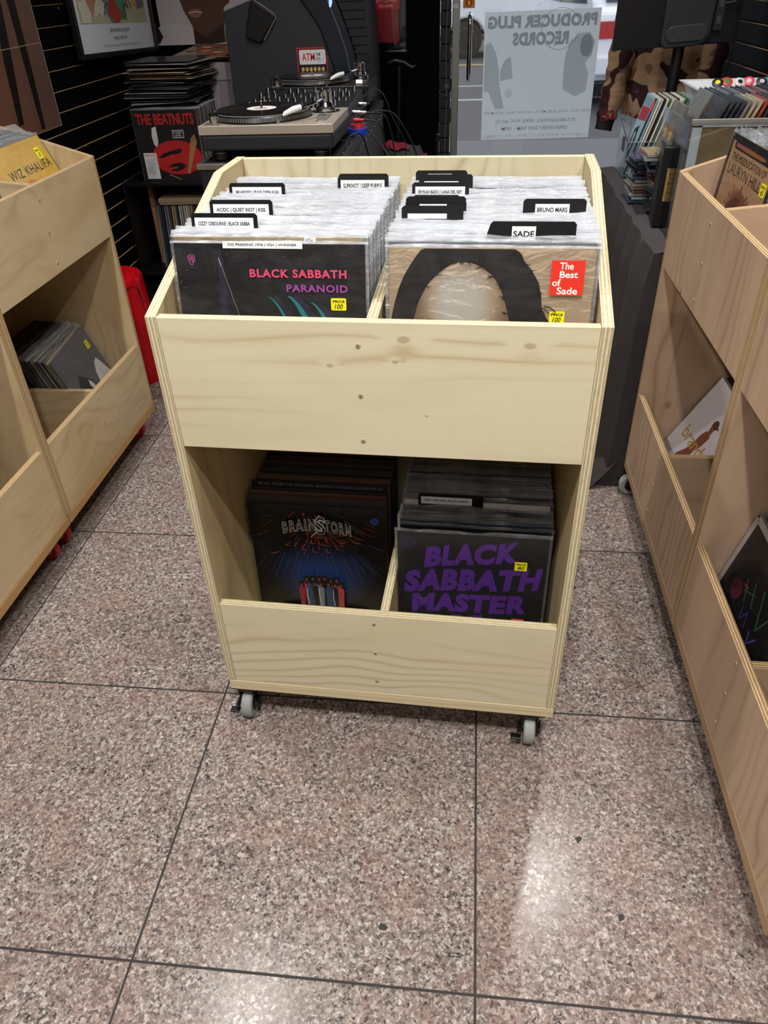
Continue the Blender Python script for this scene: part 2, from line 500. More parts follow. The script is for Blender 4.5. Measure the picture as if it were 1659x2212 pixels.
def slatwall(name, x, sgn, label):
    """boards with a groove every 76 mm, seen from +sgn"""
    mb = MB(); p = 0.0762; z = 0.005; k = 0
    while z < CEIL:
        zt = min(z + p - 0.011, CEIL)
        def q(dx0, dx1, z0, z1, m): mb.face([(x + sgn * dx0, BY, z0), (x + sgn * dx0, FY, z0), (x + sgn * dx1, FY, z1), (x + sgn * dx1, BY, z1)], m)
        q(0, 0, z, zt, 0)
        q(0, -0.003, zt, zt + 0.001, 1); q(-0.003, -0.012, zt + 0.001, zt + 0.001, 1); q(-0.012, -0.012, zt + 0.001, z + p, 0); q(-0.012, 0, z + p, z + p, 0)
        z += p
    mb.face([(x - sgn * 0.03, BY, 0), (x - sgn * 0.03, FY, 0), (x - sgn * 0.03, FY, CEIL), (x - sgn * 0.03, BY, CEIL)], 0)
    tag(mb.build(name, [M_BLACKWALL, M_GROOVE], recalc=False), label, kind='structure')
slatwall('wall_left', LX, 1, 'black slatwall behind the left crates')
slatwall('wall_right', RX, -1, 'black slatwall behind the right crates')
mb = MB(); mb.box(LX, RX, BY - 0.05, BY, 0, CEIL)
tag(mb.build('wall_back', mat('back_wall_paint', '#b9b4ac', 0.9)), 'plain painted wall behind the photographer', kind='structure')
mb = MB(); mb.box(LX - 0.05, 0.325, FY, FY + 0.08, 0, CEIL)
tag(mb.build('wall_front', speck_black('black_front_wall', '#08080b')), 'matte black wall between the slatwall and the glass door', kind='structure')
mb = MB(); mb.box(0.325, RX + 0.05, FY, FY + 0.08, 2.25, CEIL)
tag(mb.build('wall_above_door', M_SOFTBLACK), 'black wall above the glass door', kind='structure')

# folded gate track beside the door: black uneven blocks with a cord in front
gate = thing('gate_track', 'black blocky gate track standing upright between black wall and door frame', 'gate', (0.362, FY - 0.02, 0))
mb = MB(); z = 0.0; rr = random.Random(3)
while z < 2.2:
    h = rr.uniform(0.06, 0.085); d = rr.uniform(0, 0.006)
    mb.box(-0.036 + d, 0.030 - d, -0.035 - d, 0.02, z, z + h - 0.006)
    mb.box(-0.030, 0.022, -0.03, 0.02, z + h - 0.006, z + h)
    z += h
mb.build('track_block', mat('sooty_brown_black', '#1b1714', 0.6), gate, bevel=0.003)
mb = MB(); mb.tube([(0.004 + 0.004 * math.sin(k * 1.3), -0.043, 0.25 + 0.1 * k) for k in range(20)], 0.0022, 6)
mb.build('cord', mat('grey_cord', '#6d6660', 0.7), gate)
mb = MB(); mb.box(-0.006, 0.02, -0.062, -0.035, 0.90, 0.925); mb.box(0.0, 0.012, -0.056, -0.035, 0.86, 0.90)
mb.build('latch', mat('dusty_latch', '#4f4740', 0.6), gate, bevel=0.003)

# glass door: frame, pane, handle
mb = MB(); mb.box(0.392, 0.432, FY - 0.012, FY + 0.05, 0, 2.25)
mb.box(0.432, RX, FY - 0.012, FY + 0.05, 2.18, 2.25); mb.box(0.432, RX, FY - 0.012, FY + 0.05, 0, 0.10)
door = tag(mb.build('door_1', mat('polished_frame', '#a9b2ba', 0.2, 0.9, var=0.01), bevel=0.003), 'glass shop door with polished metal frame', kind='structure')
mb = MB(); mb.box(0.434, RX - 0.002, FY + 0.012, FY + 0.020, 0.10, 2.18)
mb.build('pane', M_GLASS, door)
mb = MB()
hx = 0.487
mb.tube([(hx, FY + 0.012, 1.232), (hx, FY - 0.045, 1.235), (hx, FY - 0.062, 1.222), (hx, FY - 0.066, 1.19), (hx, FY - 0.066, 0.985), (hx, FY - 0.062, 0.953), (hx, FY - 0.045, 0.940), (hx, FY + 0.012, 0.943)], 0.0125, 14)
mb.build('door_handle', M_CHROME, door, smooth=50)
mb = MB(); mb.box(hx - 0.04, hx + 0.022, FY + 0.0085, FY + 0.0115, 1.262, 1.40)
pl = mb.build('push_plate', mat('gold_door_sticker', '#c89a52', 0.5), door)
a = Art(0.062, 0.138, hx - 0.04, 1.40, FY + 0.0085)
a.ell(0.5, 0.83, 0.33, 0.13, 0); a.text('1', 0.42, 0.76, 0.58, 0.90, 1, 0.03)
a.build('lettering', [M_RED, M_YELLOW], pl, recalc=False)
a = Art(0.05, 0.02, 0.392, 1.283, FY - 0.0125)
a.text('es', 0.0, 0.0, 0.6, 0.9, 0, 0.02, mirror=False)
a.build('lettering', [M_WHITE], door, recalc=False)

# outside: street, kerb, lane lines
g = NT('asphalt')
o_ = g.obj(); n1 = g.noise(o_, 90, 3.0); n2 = g.noise(o_, 0.8, 3.0)
M_ASPH = g.done(g.bsdf(g.mix(n2, g.mix(n1, rgb('#37373a'), rgb('#5c5c5f')), rgb('#4b494b')), 0.75))
mb = MB(); mb.box(-25, 30, 7.5, 60, -0.16, -0.12)
tag(mb.build('street_ground', M_ASPH), 'grey asphalt street outside the glass door', kind='structure')
mb = MB(); mb.box(-25, 30, FY + 0.09, 7.5, -0.15, -0.02)
tag(mb.build('pavement_ground', mat('pavement_concrete', '#68686a', 0.9, var=0.08)), 'grey concrete pavement outside the door', kind='structure')
for y0, y1, colr in ((11.25, 11.4, '#a9a9aa'), (12.85, 13.0, '#9d9d9e'), (16.2, 16.45, '#a08c5c')):
    mb = MB(); mb.box(-25, 30, y0, y1, -0.12, -0.115)
    tag(mb.build('road_line', mat('road_paint' + colr[1:], colr, 0.8)), kind='structure')
mb = MB(); mb.box(-25, 30, 34, 34.5, -0.12, 7.0)
tag(mb.build('facade_across_street', mat('far_facade', '#8d8d92', 0.9, var=0.08)), kind='structure')
# ------------------------------------------------------------------ plywood record crates
CW, CZT, CZ2, CZ3, CZB, CZBB, CT, CD, CYK, CZK = 0.7281, 0.9949, 0.7551, 0.3722, 0.1373, 0.1046, 0.0179, 0.5588, 0.4096, 1.1252
UPPER_FLOOR, LOWER_FLOOR = 0.770, 0.162
def screw(parent, x, z, r=0.0042, y=-0.0004):
    mb = MB()
    mb.lathe([(r, 0.0012), (r, 0.0), (r * 0.78, -0.0004), (0.0, -0.0003)][::-1], (x, y, z), 14, 0, 'y')
    mb.box(x - r * 0.55, x + r * 0.55, y - 0.0006, y - 0.0002, z - r * 0.11, z + r * 0.11, 1)
    mb.box(x - r * 0.11, x + r * 0.11, y - 0.0006, y - 0.0002, z - r * 0.55, z + r * 0.55, 1)
    mb.build('screw', [mat('zinc_screw', '#bfb390', 0.45, 0.3), mat('screw_slot', '#5d5340', 0.6)], parent, smooth=35)
def caster(parent, x, y, turn, wheel_mat, hub_mat, brake=True):
    top = CZBB; r = 0.037
    mb = MB(); mb.box(x - 0.03, x + 0.03, y - 0.022, y + 0.03, top - 0.004, top)
    mb.lathe([(0.018, top - 0.004), (0.018, top - 0.014)], (x, y, 0), 16)
    fk = mb.build('caster', M_BLACK, parent, smooth=40)
    mb = MB()
    for s in (-1, 1):
        mb.prism([(y - 0.016, top - 0.012), (y + 0.016, top - 0.012), (y + 0.010, r - 0.010), (y - 0.008, r - 0.010)], 'x', x + s * 0.0165 - 0.0015, x + s * 0.0165 + 0.0015)
    mb.box(x - 0.018, x + 0.018, y - 0.016, y + 0.016, top - 0.016, top - 0.012)
    mb.lathe([(0.005, -0.022), (0.005, 0.022)], (x, y, r), 10, 0, 'x')
    mb.build('fork', M_BLACK, fk)
    mb = MB()
    mb.lathe([(0.020, -0.0125), (0.033, -0.0125), (0.0365, -0.009), (0.037, 0.0), (0.0365, 0.009), (0.033, 0.0125), (0.020, 0.0125)], (x, y, r), 28, 0, 'x', False)
    mb.lathe([(0.0, -0.0115), (0.020, -0.0115), (0.020, 0.0115), (0.0, 0.0115)], (x, y, r), 20, 1, 'x', False)
    mb.build('wheel', [wheel_mat, hub_mat], fk, smooth=40)
    if brake:
        mb = MB(); mb.box(x - 0.026, x - 0.018, y - 0.03, y + 0.004, r + 0.006, r + 0.014); mb.box(x - 0.040, x - 0.018, y - 0.034, y - 0.018, r - 0.006, r + 0.000)
        mb.box(x + 0.018, x + 0.025, y - 0.02, y + 0.006, r + 0.004, r + 0.02)
        mb.build('brake_pedal', M_BLACK, fk, bevel=0.002)
M_RUB = mat('grey_rubber_wheel', '#9a9b98', 0.6)
M_REDW = mat('red_rubber_wheel', '#c02830', 0.5)

def make_crate(origin, rz, wood, label, seed=0, strip='#d8c496', wheel=M_RUB, upper_divider=True):
    root = thing('record_crate', label, 'crate', (origin[0], origin[1], 0), rz, 'plywood record crates')
    rr = random.Random(seed)
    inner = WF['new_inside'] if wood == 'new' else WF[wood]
    def off(): return (rr.uniform(0, 9), rr.uniform(0, 9))
    def panel(name, poly, axis, a0, a1, grain=0, face=None, o=None):
        mb = MB(); mb.prism(poly, axis, a0, a1, 0, 1, grain, o or off())
        return mb.build(name, [face or WF[wood], WE[wood]], root, bevel=0.0009)
    prof = [(0, CZB), (0, CZT), (CYK, CZK), (CD, CZK), (CD, CZB)]
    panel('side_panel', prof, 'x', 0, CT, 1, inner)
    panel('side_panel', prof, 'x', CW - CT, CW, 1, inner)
    e = 0.0004
    fp = panel('front_panel', [(CT + e, CZ2), (CW - CT - e, CZ2), (CW - CT - e, CZT - 0.001), (CT + e, CZT - 0.001)], 'y', 0.0006, CT, 1 if wood == 'pink' else 0, WF['front'] if wood == 'new' else None, (0, 0) if wood == 'new' else None)
    lp = panel('lower_front_panel', [(CT + e, CZB), (CW - CT - e, CZB), (CW - CT - e, CZ3), (CT + e, CZ3)], 'y', 0.0006, CT, 1 if wood == 'pink' else 0)
    panel('back_panel', [(CT + e, CZB), (CW - CT - e, CZB), (CW - CT - e, CZK - 0.001), (CT + e, CZK - 0.001)], 'y', CD - CT, CD - 0.0006, 1 if wood == 'new' else 0)
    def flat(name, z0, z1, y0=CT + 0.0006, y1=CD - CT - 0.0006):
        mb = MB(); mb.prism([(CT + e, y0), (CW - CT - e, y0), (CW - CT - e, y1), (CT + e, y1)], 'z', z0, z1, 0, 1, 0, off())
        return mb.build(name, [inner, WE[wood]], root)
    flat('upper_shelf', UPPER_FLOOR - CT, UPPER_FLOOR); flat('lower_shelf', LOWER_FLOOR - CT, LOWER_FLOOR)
    m = CW / 2
    sl = (CZK - CZT) / CYK
    y0, y1 = CT + 0.0006, CD - CT - 0.0006
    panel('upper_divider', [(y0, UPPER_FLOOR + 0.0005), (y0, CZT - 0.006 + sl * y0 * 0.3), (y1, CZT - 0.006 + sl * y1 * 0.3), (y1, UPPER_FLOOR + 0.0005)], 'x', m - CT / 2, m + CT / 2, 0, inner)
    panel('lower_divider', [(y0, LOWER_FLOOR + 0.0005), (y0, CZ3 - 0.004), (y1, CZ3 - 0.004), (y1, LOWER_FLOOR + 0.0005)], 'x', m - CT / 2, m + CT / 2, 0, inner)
    mb = MB(); mb.prism([(0, 0), (CW, 0), (CW, 0.04), (0, 0.04)], 'z', CZBB, CZB - 0.0006, 0, 0, 0, off())
    st = mb.build('base_strip', wood_face('base_strip_pine', strip, strip, '#a58155', 60, 2.0, seed + 0.5, 0.4, 0.02), root, bevel=0.003)
    mb = MB(); mb.prism([(0, CD - 0.04), (CW, CD - 0.04), (CW, CD), (0, CD)], 'z', CZBB, CZB - 0.0006, 0, 0, 0, off())
    mb.build('base_strip', st.data.materials[0], root, bevel=0.003)
    for z in (0.955, 0.868, 0.783): screw(fp, m - 0.02, z)
    for z in (0.348, 0.262, 0.175): screw(lp, m - 0.02, z)
    for x in (0.038, CW - 0.038):
        fx, fy = (x, 0.024) if wood == 'new' else (x, 0.08) if wood == 'aged' else (0.004 if x < 0.3 and seed == 4 else x, 0.03 if x < 0.3 and seed == 4 else 0.15)
        caster(root, fx - (0.008 if wood == 'new' else 0), fy, 0, wheel, M_BLACK if wheel is M_RUB else mat('white_hub', '#d0d0cc', 0.4), wheel is M_RUB)
        caster(root, x, CD - 0.05, 0, wheel, M_BLACK if wheel is M_RUB else mat('white_hub', '#d0d0cc', 0.4), False)
    return root

MAIN_RZ = -0.0415
crate_main = make_crate((0, 0), MAIN_RZ, 'new', 'pale new plywood record crate on grey casters in the middle of the floor', 1, '#dfd0a8')
LEFT_A, LEFT_B = (-0.661, 0.598), (-0.661, 0.598 - CW - 0.004)
RIGHT_A, RIGHT_B = (1.040, 1.005), (1.040, 1.005 - CW - 0.004)
crate_la = make_crate(LEFT_A, PI / 2, 'aged', 'worn plywood record crate on red casters beside the red stool', 2, '#b58f5c', M_REDW)
crate_lb = make_crate(LEFT_B, PI / 2, 'aged', 'worn plywood crate nearest the camera along the left wall, cut off by the frame', 3, '#b08a58', M_REDW)
crate_ra = make_crate(RIGHT_A, -PI / 2, 'pink', 'pinkish plywood record crate beside the cloth-covered table', 4, '#b49877')
crate_rb = make_crate(RIGHT_B, -PI / 2, 'pink', 'pinkish plywood crate nearest the camera along the right wall, cut off by the frame', 5, '#ae9170')
for c, p in ((crate_main, (0, 0, MAIN_RZ)),):
    pass
def crate_matrix(origin, rz):
    return Matrix.Translation((origin[0], origin[1], 0)) @ Matrix.Rotation(rz, 4, 'Z')
MX = {'main': crate_matrix((0, 0), MAIN_RZ), 'la': crate_matrix(LEFT_A, PI / 2), 'lb': crate_matrix(LEFT_B, PI / 2), 'ra': crate_matrix(RIGHT_A, -PI / 2), 'rb': crate_matrix(RIGHT_B, -PI / 2)}
# ------------------------------------------------------------------ records
RW, RT = 0.315, 0.0028
JC = ['#e9e6df', '#d8d3c8', '#2a2a2e', '#b8b2a6', '#4a4d55', '#8b8f98', '#efece6', '#6b2f2c', '#2f3e5a', '#c9b48f', '#1c1c1f', '#9c9a96', '#7d4a38', '#dcdfe2']
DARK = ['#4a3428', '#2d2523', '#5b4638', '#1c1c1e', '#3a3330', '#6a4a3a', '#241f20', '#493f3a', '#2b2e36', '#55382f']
def jacket_mesh(color, seed):
    mb = MB(); r = random.Random(seed)
    mb.box(-RW / 2, RW / 2, -RT / 2, RT / 2, 0, RW, 0)
    return mb.mesh('record', [mat('card_jacket' + color[1:], color, 0.55, var=0.05)])
def film_mesh(seed, m_front, m_flap, flap=0.012, h=0.325, flapwave=0.0014):
    r = random.Random(seed); mb = MB(); w = h + 0.002
    ph = [r.uniform(0, 6.3) for _ in range(6)]
    fl = flap + r.uniform(-0.004, 0.004)
    def sheet(y, top, m, nz):
        def fn(a, b):
            x = (a - 0.5) * w
            yy = y + 0.0004 * math.sin(a * 17 + ph[0]) * math.sin(b * 9 + ph[1])
            return (x, yy, -0.0015 + b * (RW + 0.002))
        mb.grid(fn, 10, nz, 0)
    sheet(-RT / 2 - 0.0008, 0, 0, 6)
    sheet(RT / 2 + 0.0006, 0, 0, 1)
    def fl_fn(s):
        def fn(a, b):
            x = (a - 0.5) * w * (1 + 0.003 * math.sin(b * 5 + ph[2]))
            z = RW + 0.0005 + b * fl * (0.85 + 0.16 * math.sin(a * 6 + ph[3]) + 0.10 * math.sin(a * 19 + ph[4]))
            y = s * (RT / 2 + 0.0007) * (1 - 0.6 * b) + b * flapwave * (math.sin(a * 11 + ph[5]) + 0.7 * math.sin(a * 31 + ph[0])) - s * 0
            return (x, y, z)
        return fn
    mb.grid(fl_fn(-1), 36, 2, 1); mb.grid(fl_fn(1), 36, 2, 1)
    for s in (-1, 1):                                            # crumpled side seams
        mb.grid(lambda a, b: (s * (RW / 2 + 0.0005 + a * 0.005), (a - 0.5) * 0.001 + 0.0012 * math.sin(b * 20 + ph[1] + s) * a, b * (RW + 0.004)), 1, 14, 1)
    return mb.mesh('plastic_sleeve', [m_front, m_flap], smooth=60, recalc=False)
JM = {c: jacket_mesh(c, i) for i, c in enumerate(JC + DARK)}
M_FLAPDIM = film_mat('thin_record_film_edge', 0.30, 0.12, 0.9, 24.0, '#eef2f8', 1.2, 0.6, 5.0)
FILMS = [film_mesh(s, M_FILM, M_FLAP, 0.0085) for s in range(8)]
FILMS_DIM = [film_mesh(s + 20, M_FILMDIM, M_FLAPDIM, 0.006) for s in range(5)]
def record(M, color, film=None, label='', group=None, cat='record'):
    o = bpy.data.objects.new('vinyl_record', JM[color]); COL.objects.link(o)
    tag(o, label, cat, group)
    if film is not None:
        f = bpy.data.objects.new('plastic_sleeve', film); COL.objects.link(f); f.parent = o
    o.matrix_world = M
    return o
def rec_m(base, u, v, z, lean=0.0, yaw=0.0, roll=0.0):
    return base @ Matrix.Translation((u, v, z)) @ Matrix.Rotation(yaw, 4, 'Z') @ Matrix.Rotation(-lean, 4, 'X') @ Matrix.Rotation(roll, 4, 'Y')

def divider_tab(M, u0, u1, ztab, text, label, slant=0.0, strip=None, body=0.300, blank=False):
    """black card taller than the records with a tab and a printed strip; u0..u1 measured from the card's centre"""
    root = thing('record_divider', label, 'divider', group='black section dividers')
    mb = MB(); hw = RW / 2; c = 0.004
    poly = [(-hw, 0), (hw, 0), (hw, body), (u1 + slant * 0.0, body), (u1, ztab - c), (u1 - c, ztab), (u0 + c + slant, ztab), (u0 + slant, ztab - c), (u0, body), (-hw, body)]
    poly = [p for i, p in enumerate(poly) if i == 0 or math.dist(p, poly[i - 1]) > 1e-5]
    mb.prism(poly, 'y', -0.0006, 0.0006)
    card = mb.build('card', M_BLACK, root)
    if text is not None or blank:
        s0, s1, zs0, zs1 = strip
        mb = MB(); mb.box(s0, s1, -0.0011, -0.0006, zs0, zs1)
        st = mb.build('label_strip', M_WHITE, root)
        if text:
            a = Art(s1 - s0, zs1 - zs0, s0, zs1, -0.0011)
            a.text(text, 0.06, 0.30, 0.94, 0.70, 0, 0.022)
            a.build('lettering', M_INK, st, recalc=False)
    place(root, M)
    return root

# --- upper left bay and upper right bay of the middle crate
def fill(base, u, vlist, z, lean0, lean1, colors, films, label_of, group_of, seed, jit=0.0022):
    r = random.Random(seed); n = len(vlist)
    for k, v in enumerate(vlist):
        t = k / max(1, n - 1)
        record(rec_m(base, u + r.uniform(-jit, jit), v + r.uniform(-0.001, 0.001), z + r.uniform(0.0015, 0.0075), lean0 + (lean1 - lean0) * t + r.uniform(-0.004, 0.004), r.uniform(-0.004, 0.004)),
               r.choice(colors), r.choice(films) if films else None, label_of(k, v), group_of(k, v))
UL, UR = (CT + CW / 2 - CT / 2) / 2, (CW - CT + CW / 2 + CT / 2) / 2
ZU, ZL = UPPER_FLOOR + 0.0015, LOWER_FLOOR + 0.0015
LEAN = 0.16
BACK_V = 0.048          # foot of the front records; their tops lie LEAN further back

def foot(v_top): return v_top - 0.315 * math.sin(LEAN)
# sections: (v of the top where the section starts, where it ends, label, group)
left_dividers = [
    (0.150, 0.044 - UL, 0.158 - UL, 'OZZY OSBOURNE | BLACK SABBA', 'first black divider behind the pink-lettered cover, wide white strip at left', None),
    (0.238, 0.046 - UL, 0.160 - UL, 'AC/DC | QUIET RIOT | KISS', 'second black divider from the front in the left bay, tab at left', None),
    (0.365, 0.041 - UL, 0.150 - UL, 'JIMI HENDRIX / FRANK ZAPPA/ RUSH', 'third black divider from the front in the left bay, tab at left', None),
    (0.420, 0.240 - UL, 0.338 - UL, 'SLIPKNOT / DEEP PURPLE', 'black divider near the back of the left bay with its tab at right', None),
    (0.440, 0.238 - UL, 0.336 - UL, 'OMMANDER', 'rearmost black divider of the left bay, half hidden by the tab before it', None)]
right_dividers = [
    (0.108, 0.525 - UR, 0.668 - UR, 'SADE', 'wide black divider with slanted left edge behind the tan portrait cover', 0.014),
    (0.200, 0.391 - UR, 0.493 - UR, '', 'second black divider of the right bay, blank strip almost hidden', None),
    (0.236, 0.393 - UR, 0.496 - UR, 'GORILLAZ', 'third black divider of the right bay, one short word on its strip', None),
    (0.246, 0.590 - UR, 0.693 - UR, 'BRUNO MARS', 'black divider with its tab at far right beside the crate wall', None),
    (0.262, 0.391 - UR, 0.494 - UR, '', 'fifth black divider of the right bay, with a long blank white strip', None),
    (0.330, 0.396 - UR, 0.480 - UR, 'DEFTONES', 'low black divider directly before the wide-strip tab of the right bay', None),
    (0.366, 0.390 - UR, 0.494 - UR, 'ERYKAH BADU | LANA DEL REY', 'black divider of the right bay with two names on a wide strip', None),
    (0.432, 0.396 - UR, 0.498 - UR, '', 'black divider half hidden before the rearmost tab of the right bay', None),
    (0.466, 0.386 - UR, 0.486 - UR, 'RADIOHEAD', 'rearmost black divider of the right bay, standing highest', None)]
B = MX['main']
for bay, U, divs, v0, names in (('left', UL, left_dividers, 0.106, 'pink-lettered black cover'), ('right', UR, right_dividers, 0.094, 'portrait cover')):
    tops = []
    v = v0
    while v < 0.528:
        tops.append(v); v += 0.0066
    dv = [d[0] for d in divs]
    tops = [t for t in tops if all(abs(t - d) > 0.0028 for d in dv)]
    def sect(k, v, _dv=dv, _f=None):
        vt = v + 0.315 * math.sin(LEAN); s = sum(1 for d in _dv if d < vt)
        return s
    if bay == 'left':
        SL = ['between the pink-lettered cover and the first divider', 'between the first and second left-bay dividers', 'between the second and third left-bay dividers', 'between the third left-bay divider and the right-hand tab', 'between the two rearmost left-bay dividers', 'behind every divider of the left bay']
    else:
        SL = ['between the portrait cover and the slanted divider', 'between the slanted and second right-bay dividers', 'between the second and third right-bay dividers', 'just behind the third right-bay divider', 'between the right-hand tab and the long blank strip', 'between the long blank strip and the low divider', 'between the low divider and the two-name tab', 'between the two-name tab and the half-hidden tab', 'between the two rearmost right-bay dividers', 'behind every divider of the right bay']
    fill(B, U, [foot(t) for t in tops], ZU, LEAN, LEAN, JC, FILMS, lambda k, v: 'film-wrapped record filed ' + SL[sect(k, v)], lambda k, v: 'records ' + SL[sect(k, v)], 11 if bay == 'left' else 12)
    for (vt, u0, u1, tx, lab, sl) in divs:
        zt = 0.347 if tx != 'DEFTONES' else 0.334
        w = u1 - u0
        if tx == 'SADE': st = (u0 + 0.047, u0 + 0.083, zt - 0.029, zt - 0.007)
        elif tx == '': st = (u0 + 0.010, u0 + 0.075, zt - 0.020, zt - 0.012)
        elif tx in ('GORILLAZ', 'RADIOHEAD', 'DEFTONES'): st = (u0 + 0.024, u0 + 0.070, zt - 0.026, zt - 0.006)
        elif tx == 'BRUNO MARS': st = (u0 + 0.020, u0 + 0.076, zt - 0.026, zt - 0.008)
        else: st = (u0 + 0.006, u1 - 0.007, zt - 0.027, zt - 0.007)
        divider_tab(rec_m(B, U, foot(vt), ZU, LEAN), u0, u1, zt, tx, lab, sl or 0.0, st, blank=(tx == ''))

# --- lower bays: darker jackets
r_ = random.Random(5)
vl = [0.240 + 0.0066 * k for k in range(31)]
vr = [0.170 + 0.0066 * k for k in range(42)]
vr = [v for v in vr if abs(v - 0.238) > 0.004]
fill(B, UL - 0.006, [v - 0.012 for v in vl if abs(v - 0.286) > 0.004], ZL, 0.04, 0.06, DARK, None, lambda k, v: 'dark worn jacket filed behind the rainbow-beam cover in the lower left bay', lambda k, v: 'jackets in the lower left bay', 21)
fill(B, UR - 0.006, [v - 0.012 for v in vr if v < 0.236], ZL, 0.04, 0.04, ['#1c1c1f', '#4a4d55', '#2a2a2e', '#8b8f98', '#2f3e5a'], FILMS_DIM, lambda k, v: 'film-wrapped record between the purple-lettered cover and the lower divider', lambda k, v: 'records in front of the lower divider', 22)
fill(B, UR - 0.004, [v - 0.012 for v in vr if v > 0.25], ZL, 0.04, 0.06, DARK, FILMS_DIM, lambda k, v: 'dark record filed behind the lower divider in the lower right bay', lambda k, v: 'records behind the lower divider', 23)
divider_tab(rec_m(B, UR - 0.002, 0.226, ZL, 0.04), -0.128, 0.012, 0.352, 'OZZY OSBOURNE | BLACK SABBATH', 'black divider with white two-name strip in the lower right bay', 0.0, (-0.122, -0.012, 0.326, 0.344))
# ------------------------------------------------------------------ the records whose covers show
def cover_record(M, base_color, label, art_fn, art_mats, cover_mat=None, film=True, name='vinyl_record', milk=None, group=None, mo=0):
    root = thing(name, label, 'record', group=group)
    mb = MB(); mb.box(-RW / 2, RW / 2, -RT / 2, RT / 2, 0, RW, 0)
    # UV 0..1 on the front face
    j = mb.build('jacket', mat('card_jacket' + base_color[1:], base_color, 0.5, var=0.03), root)
    a = Art(RW, RW, -RW / 2, RW, -RT / 2)
    if cover_mat is not None:
        a.poly([(0.004, 0.004), (0.004, 0.996), (0.996, 0.996), (0.996, 0.004)], 0)
    n0 = len(a.m)
    art_fn(a, root)
    a.m[n0:] = [q + mo for q in a.m[n0:]]
    if a.f: a.build('cover_print', ([cover_mat] if cover_mat is not None else []) + art_mats, j, recalc=False)
    if film:
        f = bpy.data.objects.new('plastic_sleeve', milk or FILMS[3]); COL.objects.link(f); f.parent = root
    place(root, M)
    return root
def price(root, x, y, w, h, digits, front, rot=0.0, small='PRICE', color='#f4e80a'):
    """yellow price sticker on the film; x, y in cover units"""
    a = Art(w * RW, h * RW, -RW / 2 + x * RW, RW - y * RW, -RT / 2 - front)
    st = MB(); X0, X1, Z1 = -RW / 2 + x * RW, -RW / 2 + (x + w) * RW, RW - y * RW; Z0 = Z1 - h * RW; yy = -RT / 2 - front; c = 0.0015
    st.prism([(X0 + c, Z0), (X1 - c, Z0), (X1, Z0 + c), (X1, Z1 - c), (X1 - c, Z1), (X0 + c, Z1), (X0, Z1 - c), (X0, Z0 + c)], 'y', yy - 0.0002, yy)
    s = st.build('price_sticker', mat('sticker' + color[1:], color, 0.6, var=0.01), root)
    a.y = yy - 0.0002
    if small: a.text(small, 0.12, 0.16, 0.90, 0.38, 0, 0.03)
    a.text(digits, 0.22, 0.48, 0.78, 0.88, 0, 0.012, 0.25)
    a.build('lettering', M_INK, s, recalc=False)
    return s
def solid(h): return mat('print' + h[1:], h, 0.45, var=0.015)
B = MX['main']

# black cover with pink and violet title
def art1(a, root):
    pk, vi, cy, sm, wh, cr = 0, 1, 2, 3, 4, 5
    for (x0, y0, k, w) in ((0.488, 0.262, 1.0, 0.012), (0.595, 0.258, 1.02, 0.024), (0.712, 0.285, 1.06, 0.018)):
        for wd, m, dx in ((w * 1.9, 3, 0.028), (w, 2, 0.0)):
            pts = [(x0 + dx + 0.16 * k * t ** 1.05, y0 + 0.29 * t ** 1.55 * k) for t in [q / 10 for q in range(11)]]
            l = a.lift()
            for i in range(10):
                (xa, ya), (xb, yb) = pts[i], pts[i + 1]; wa = wd * (0.15 + 0.85 * i / 10); wb_ = wd * (0.15 + 0.85 * (i + 1) / 10)
                a.face([a.p(xa - wa, ya + wa * 0.4, l), a.p(xa + wa, ya - wa * 0.4, l), a.p(xb + wb_, yb - wb_ * 0.4, l), a.p(xb - wb_, yb + wb_ * 0.4, l)], m)
    rr = random.Random(2); l = a.lift(); prev = None
    for i in range(24):
        y = 0.03 + 0.6 * i / 24; h = 0.6 / 24; x = 0.243 + rr.uniform(-0.008, 0.008); w = 0.010 + 0.014 * i / 24 + rr.uniform(0, 0.006)
        cur = ((x - w, y), (x + w, y))
        if prev: a.face([a.p(*prev[0], l), a.p(*cur[0], l), a.p(*cur[1], l), a.p(*prev[1], l)], 3)
        prev = cur
    pts = [(0.235 + 0.085 * t + rr.uniform(-0.002, 0.002), 0.07 + 0.30 * t) for t in [q / 14 for q in range(15)]]
    a.line(pts, 0.0028, 4)
    for k in range(46):                                        # ring wear along the top edge and left side
        x, y = (rr.uniform(0.2, 0.95), abs(rr.gauss(0.055, 0.012))) if k < 28 else (abs(rr.gauss(0.03, 0.02)), rr.uniform(0.02, 0.4))
        a.rect(x, y, x + rr.uniform(0.003, 0.012), y + rr.uniform(0.001, 0.003), 5)
    def wob(seed):
        q = random.Random(seed)
        return lambda x, y: (x, y)
    a.text('BLACK SABBATH', 0.398, 0.121, 0.906, 0.163, 0, 0.035, space=1.15)
    a.text('PARANOID', 0.588, 0.195, 0.910, 0.2335, 1, 0.035, space=1.15)
    for nx, ny, tx in ((0.398, 0.121, 'BLACK SABBATH'),):
        pass
    # small shield emblem
    sh = [(0.074, 0.062), (0.083, 0.056), (0.0925, 0.054), (0.102, 0.056), (0.111, 0.062), (0.109, 0.082), (0.101, 0.096), (0.0925, 0.106), (0.084, 0.096), (0.076, 0.082)]
    a.line(sh + [sh[0]], 0.0032, 6)
    a.text('W', 0.079, 0.062, 0.094, 0.088, 6, 0.01); a.text('B', 0.0945, 0.062, 0.106, 0.092, 6, 0.01)
    a.text('1887', 0.078, 0.114, 0.108, 0.121, 7, 0.0)
M_P1 = [solid('#d8486c'), solid('#93458f'), solid('#2fb3c0'), solid('#37304f'), solid('#c9c6c0'), solid('#6c665f'), solid('#b0508c'), solid('#5d3a55')]
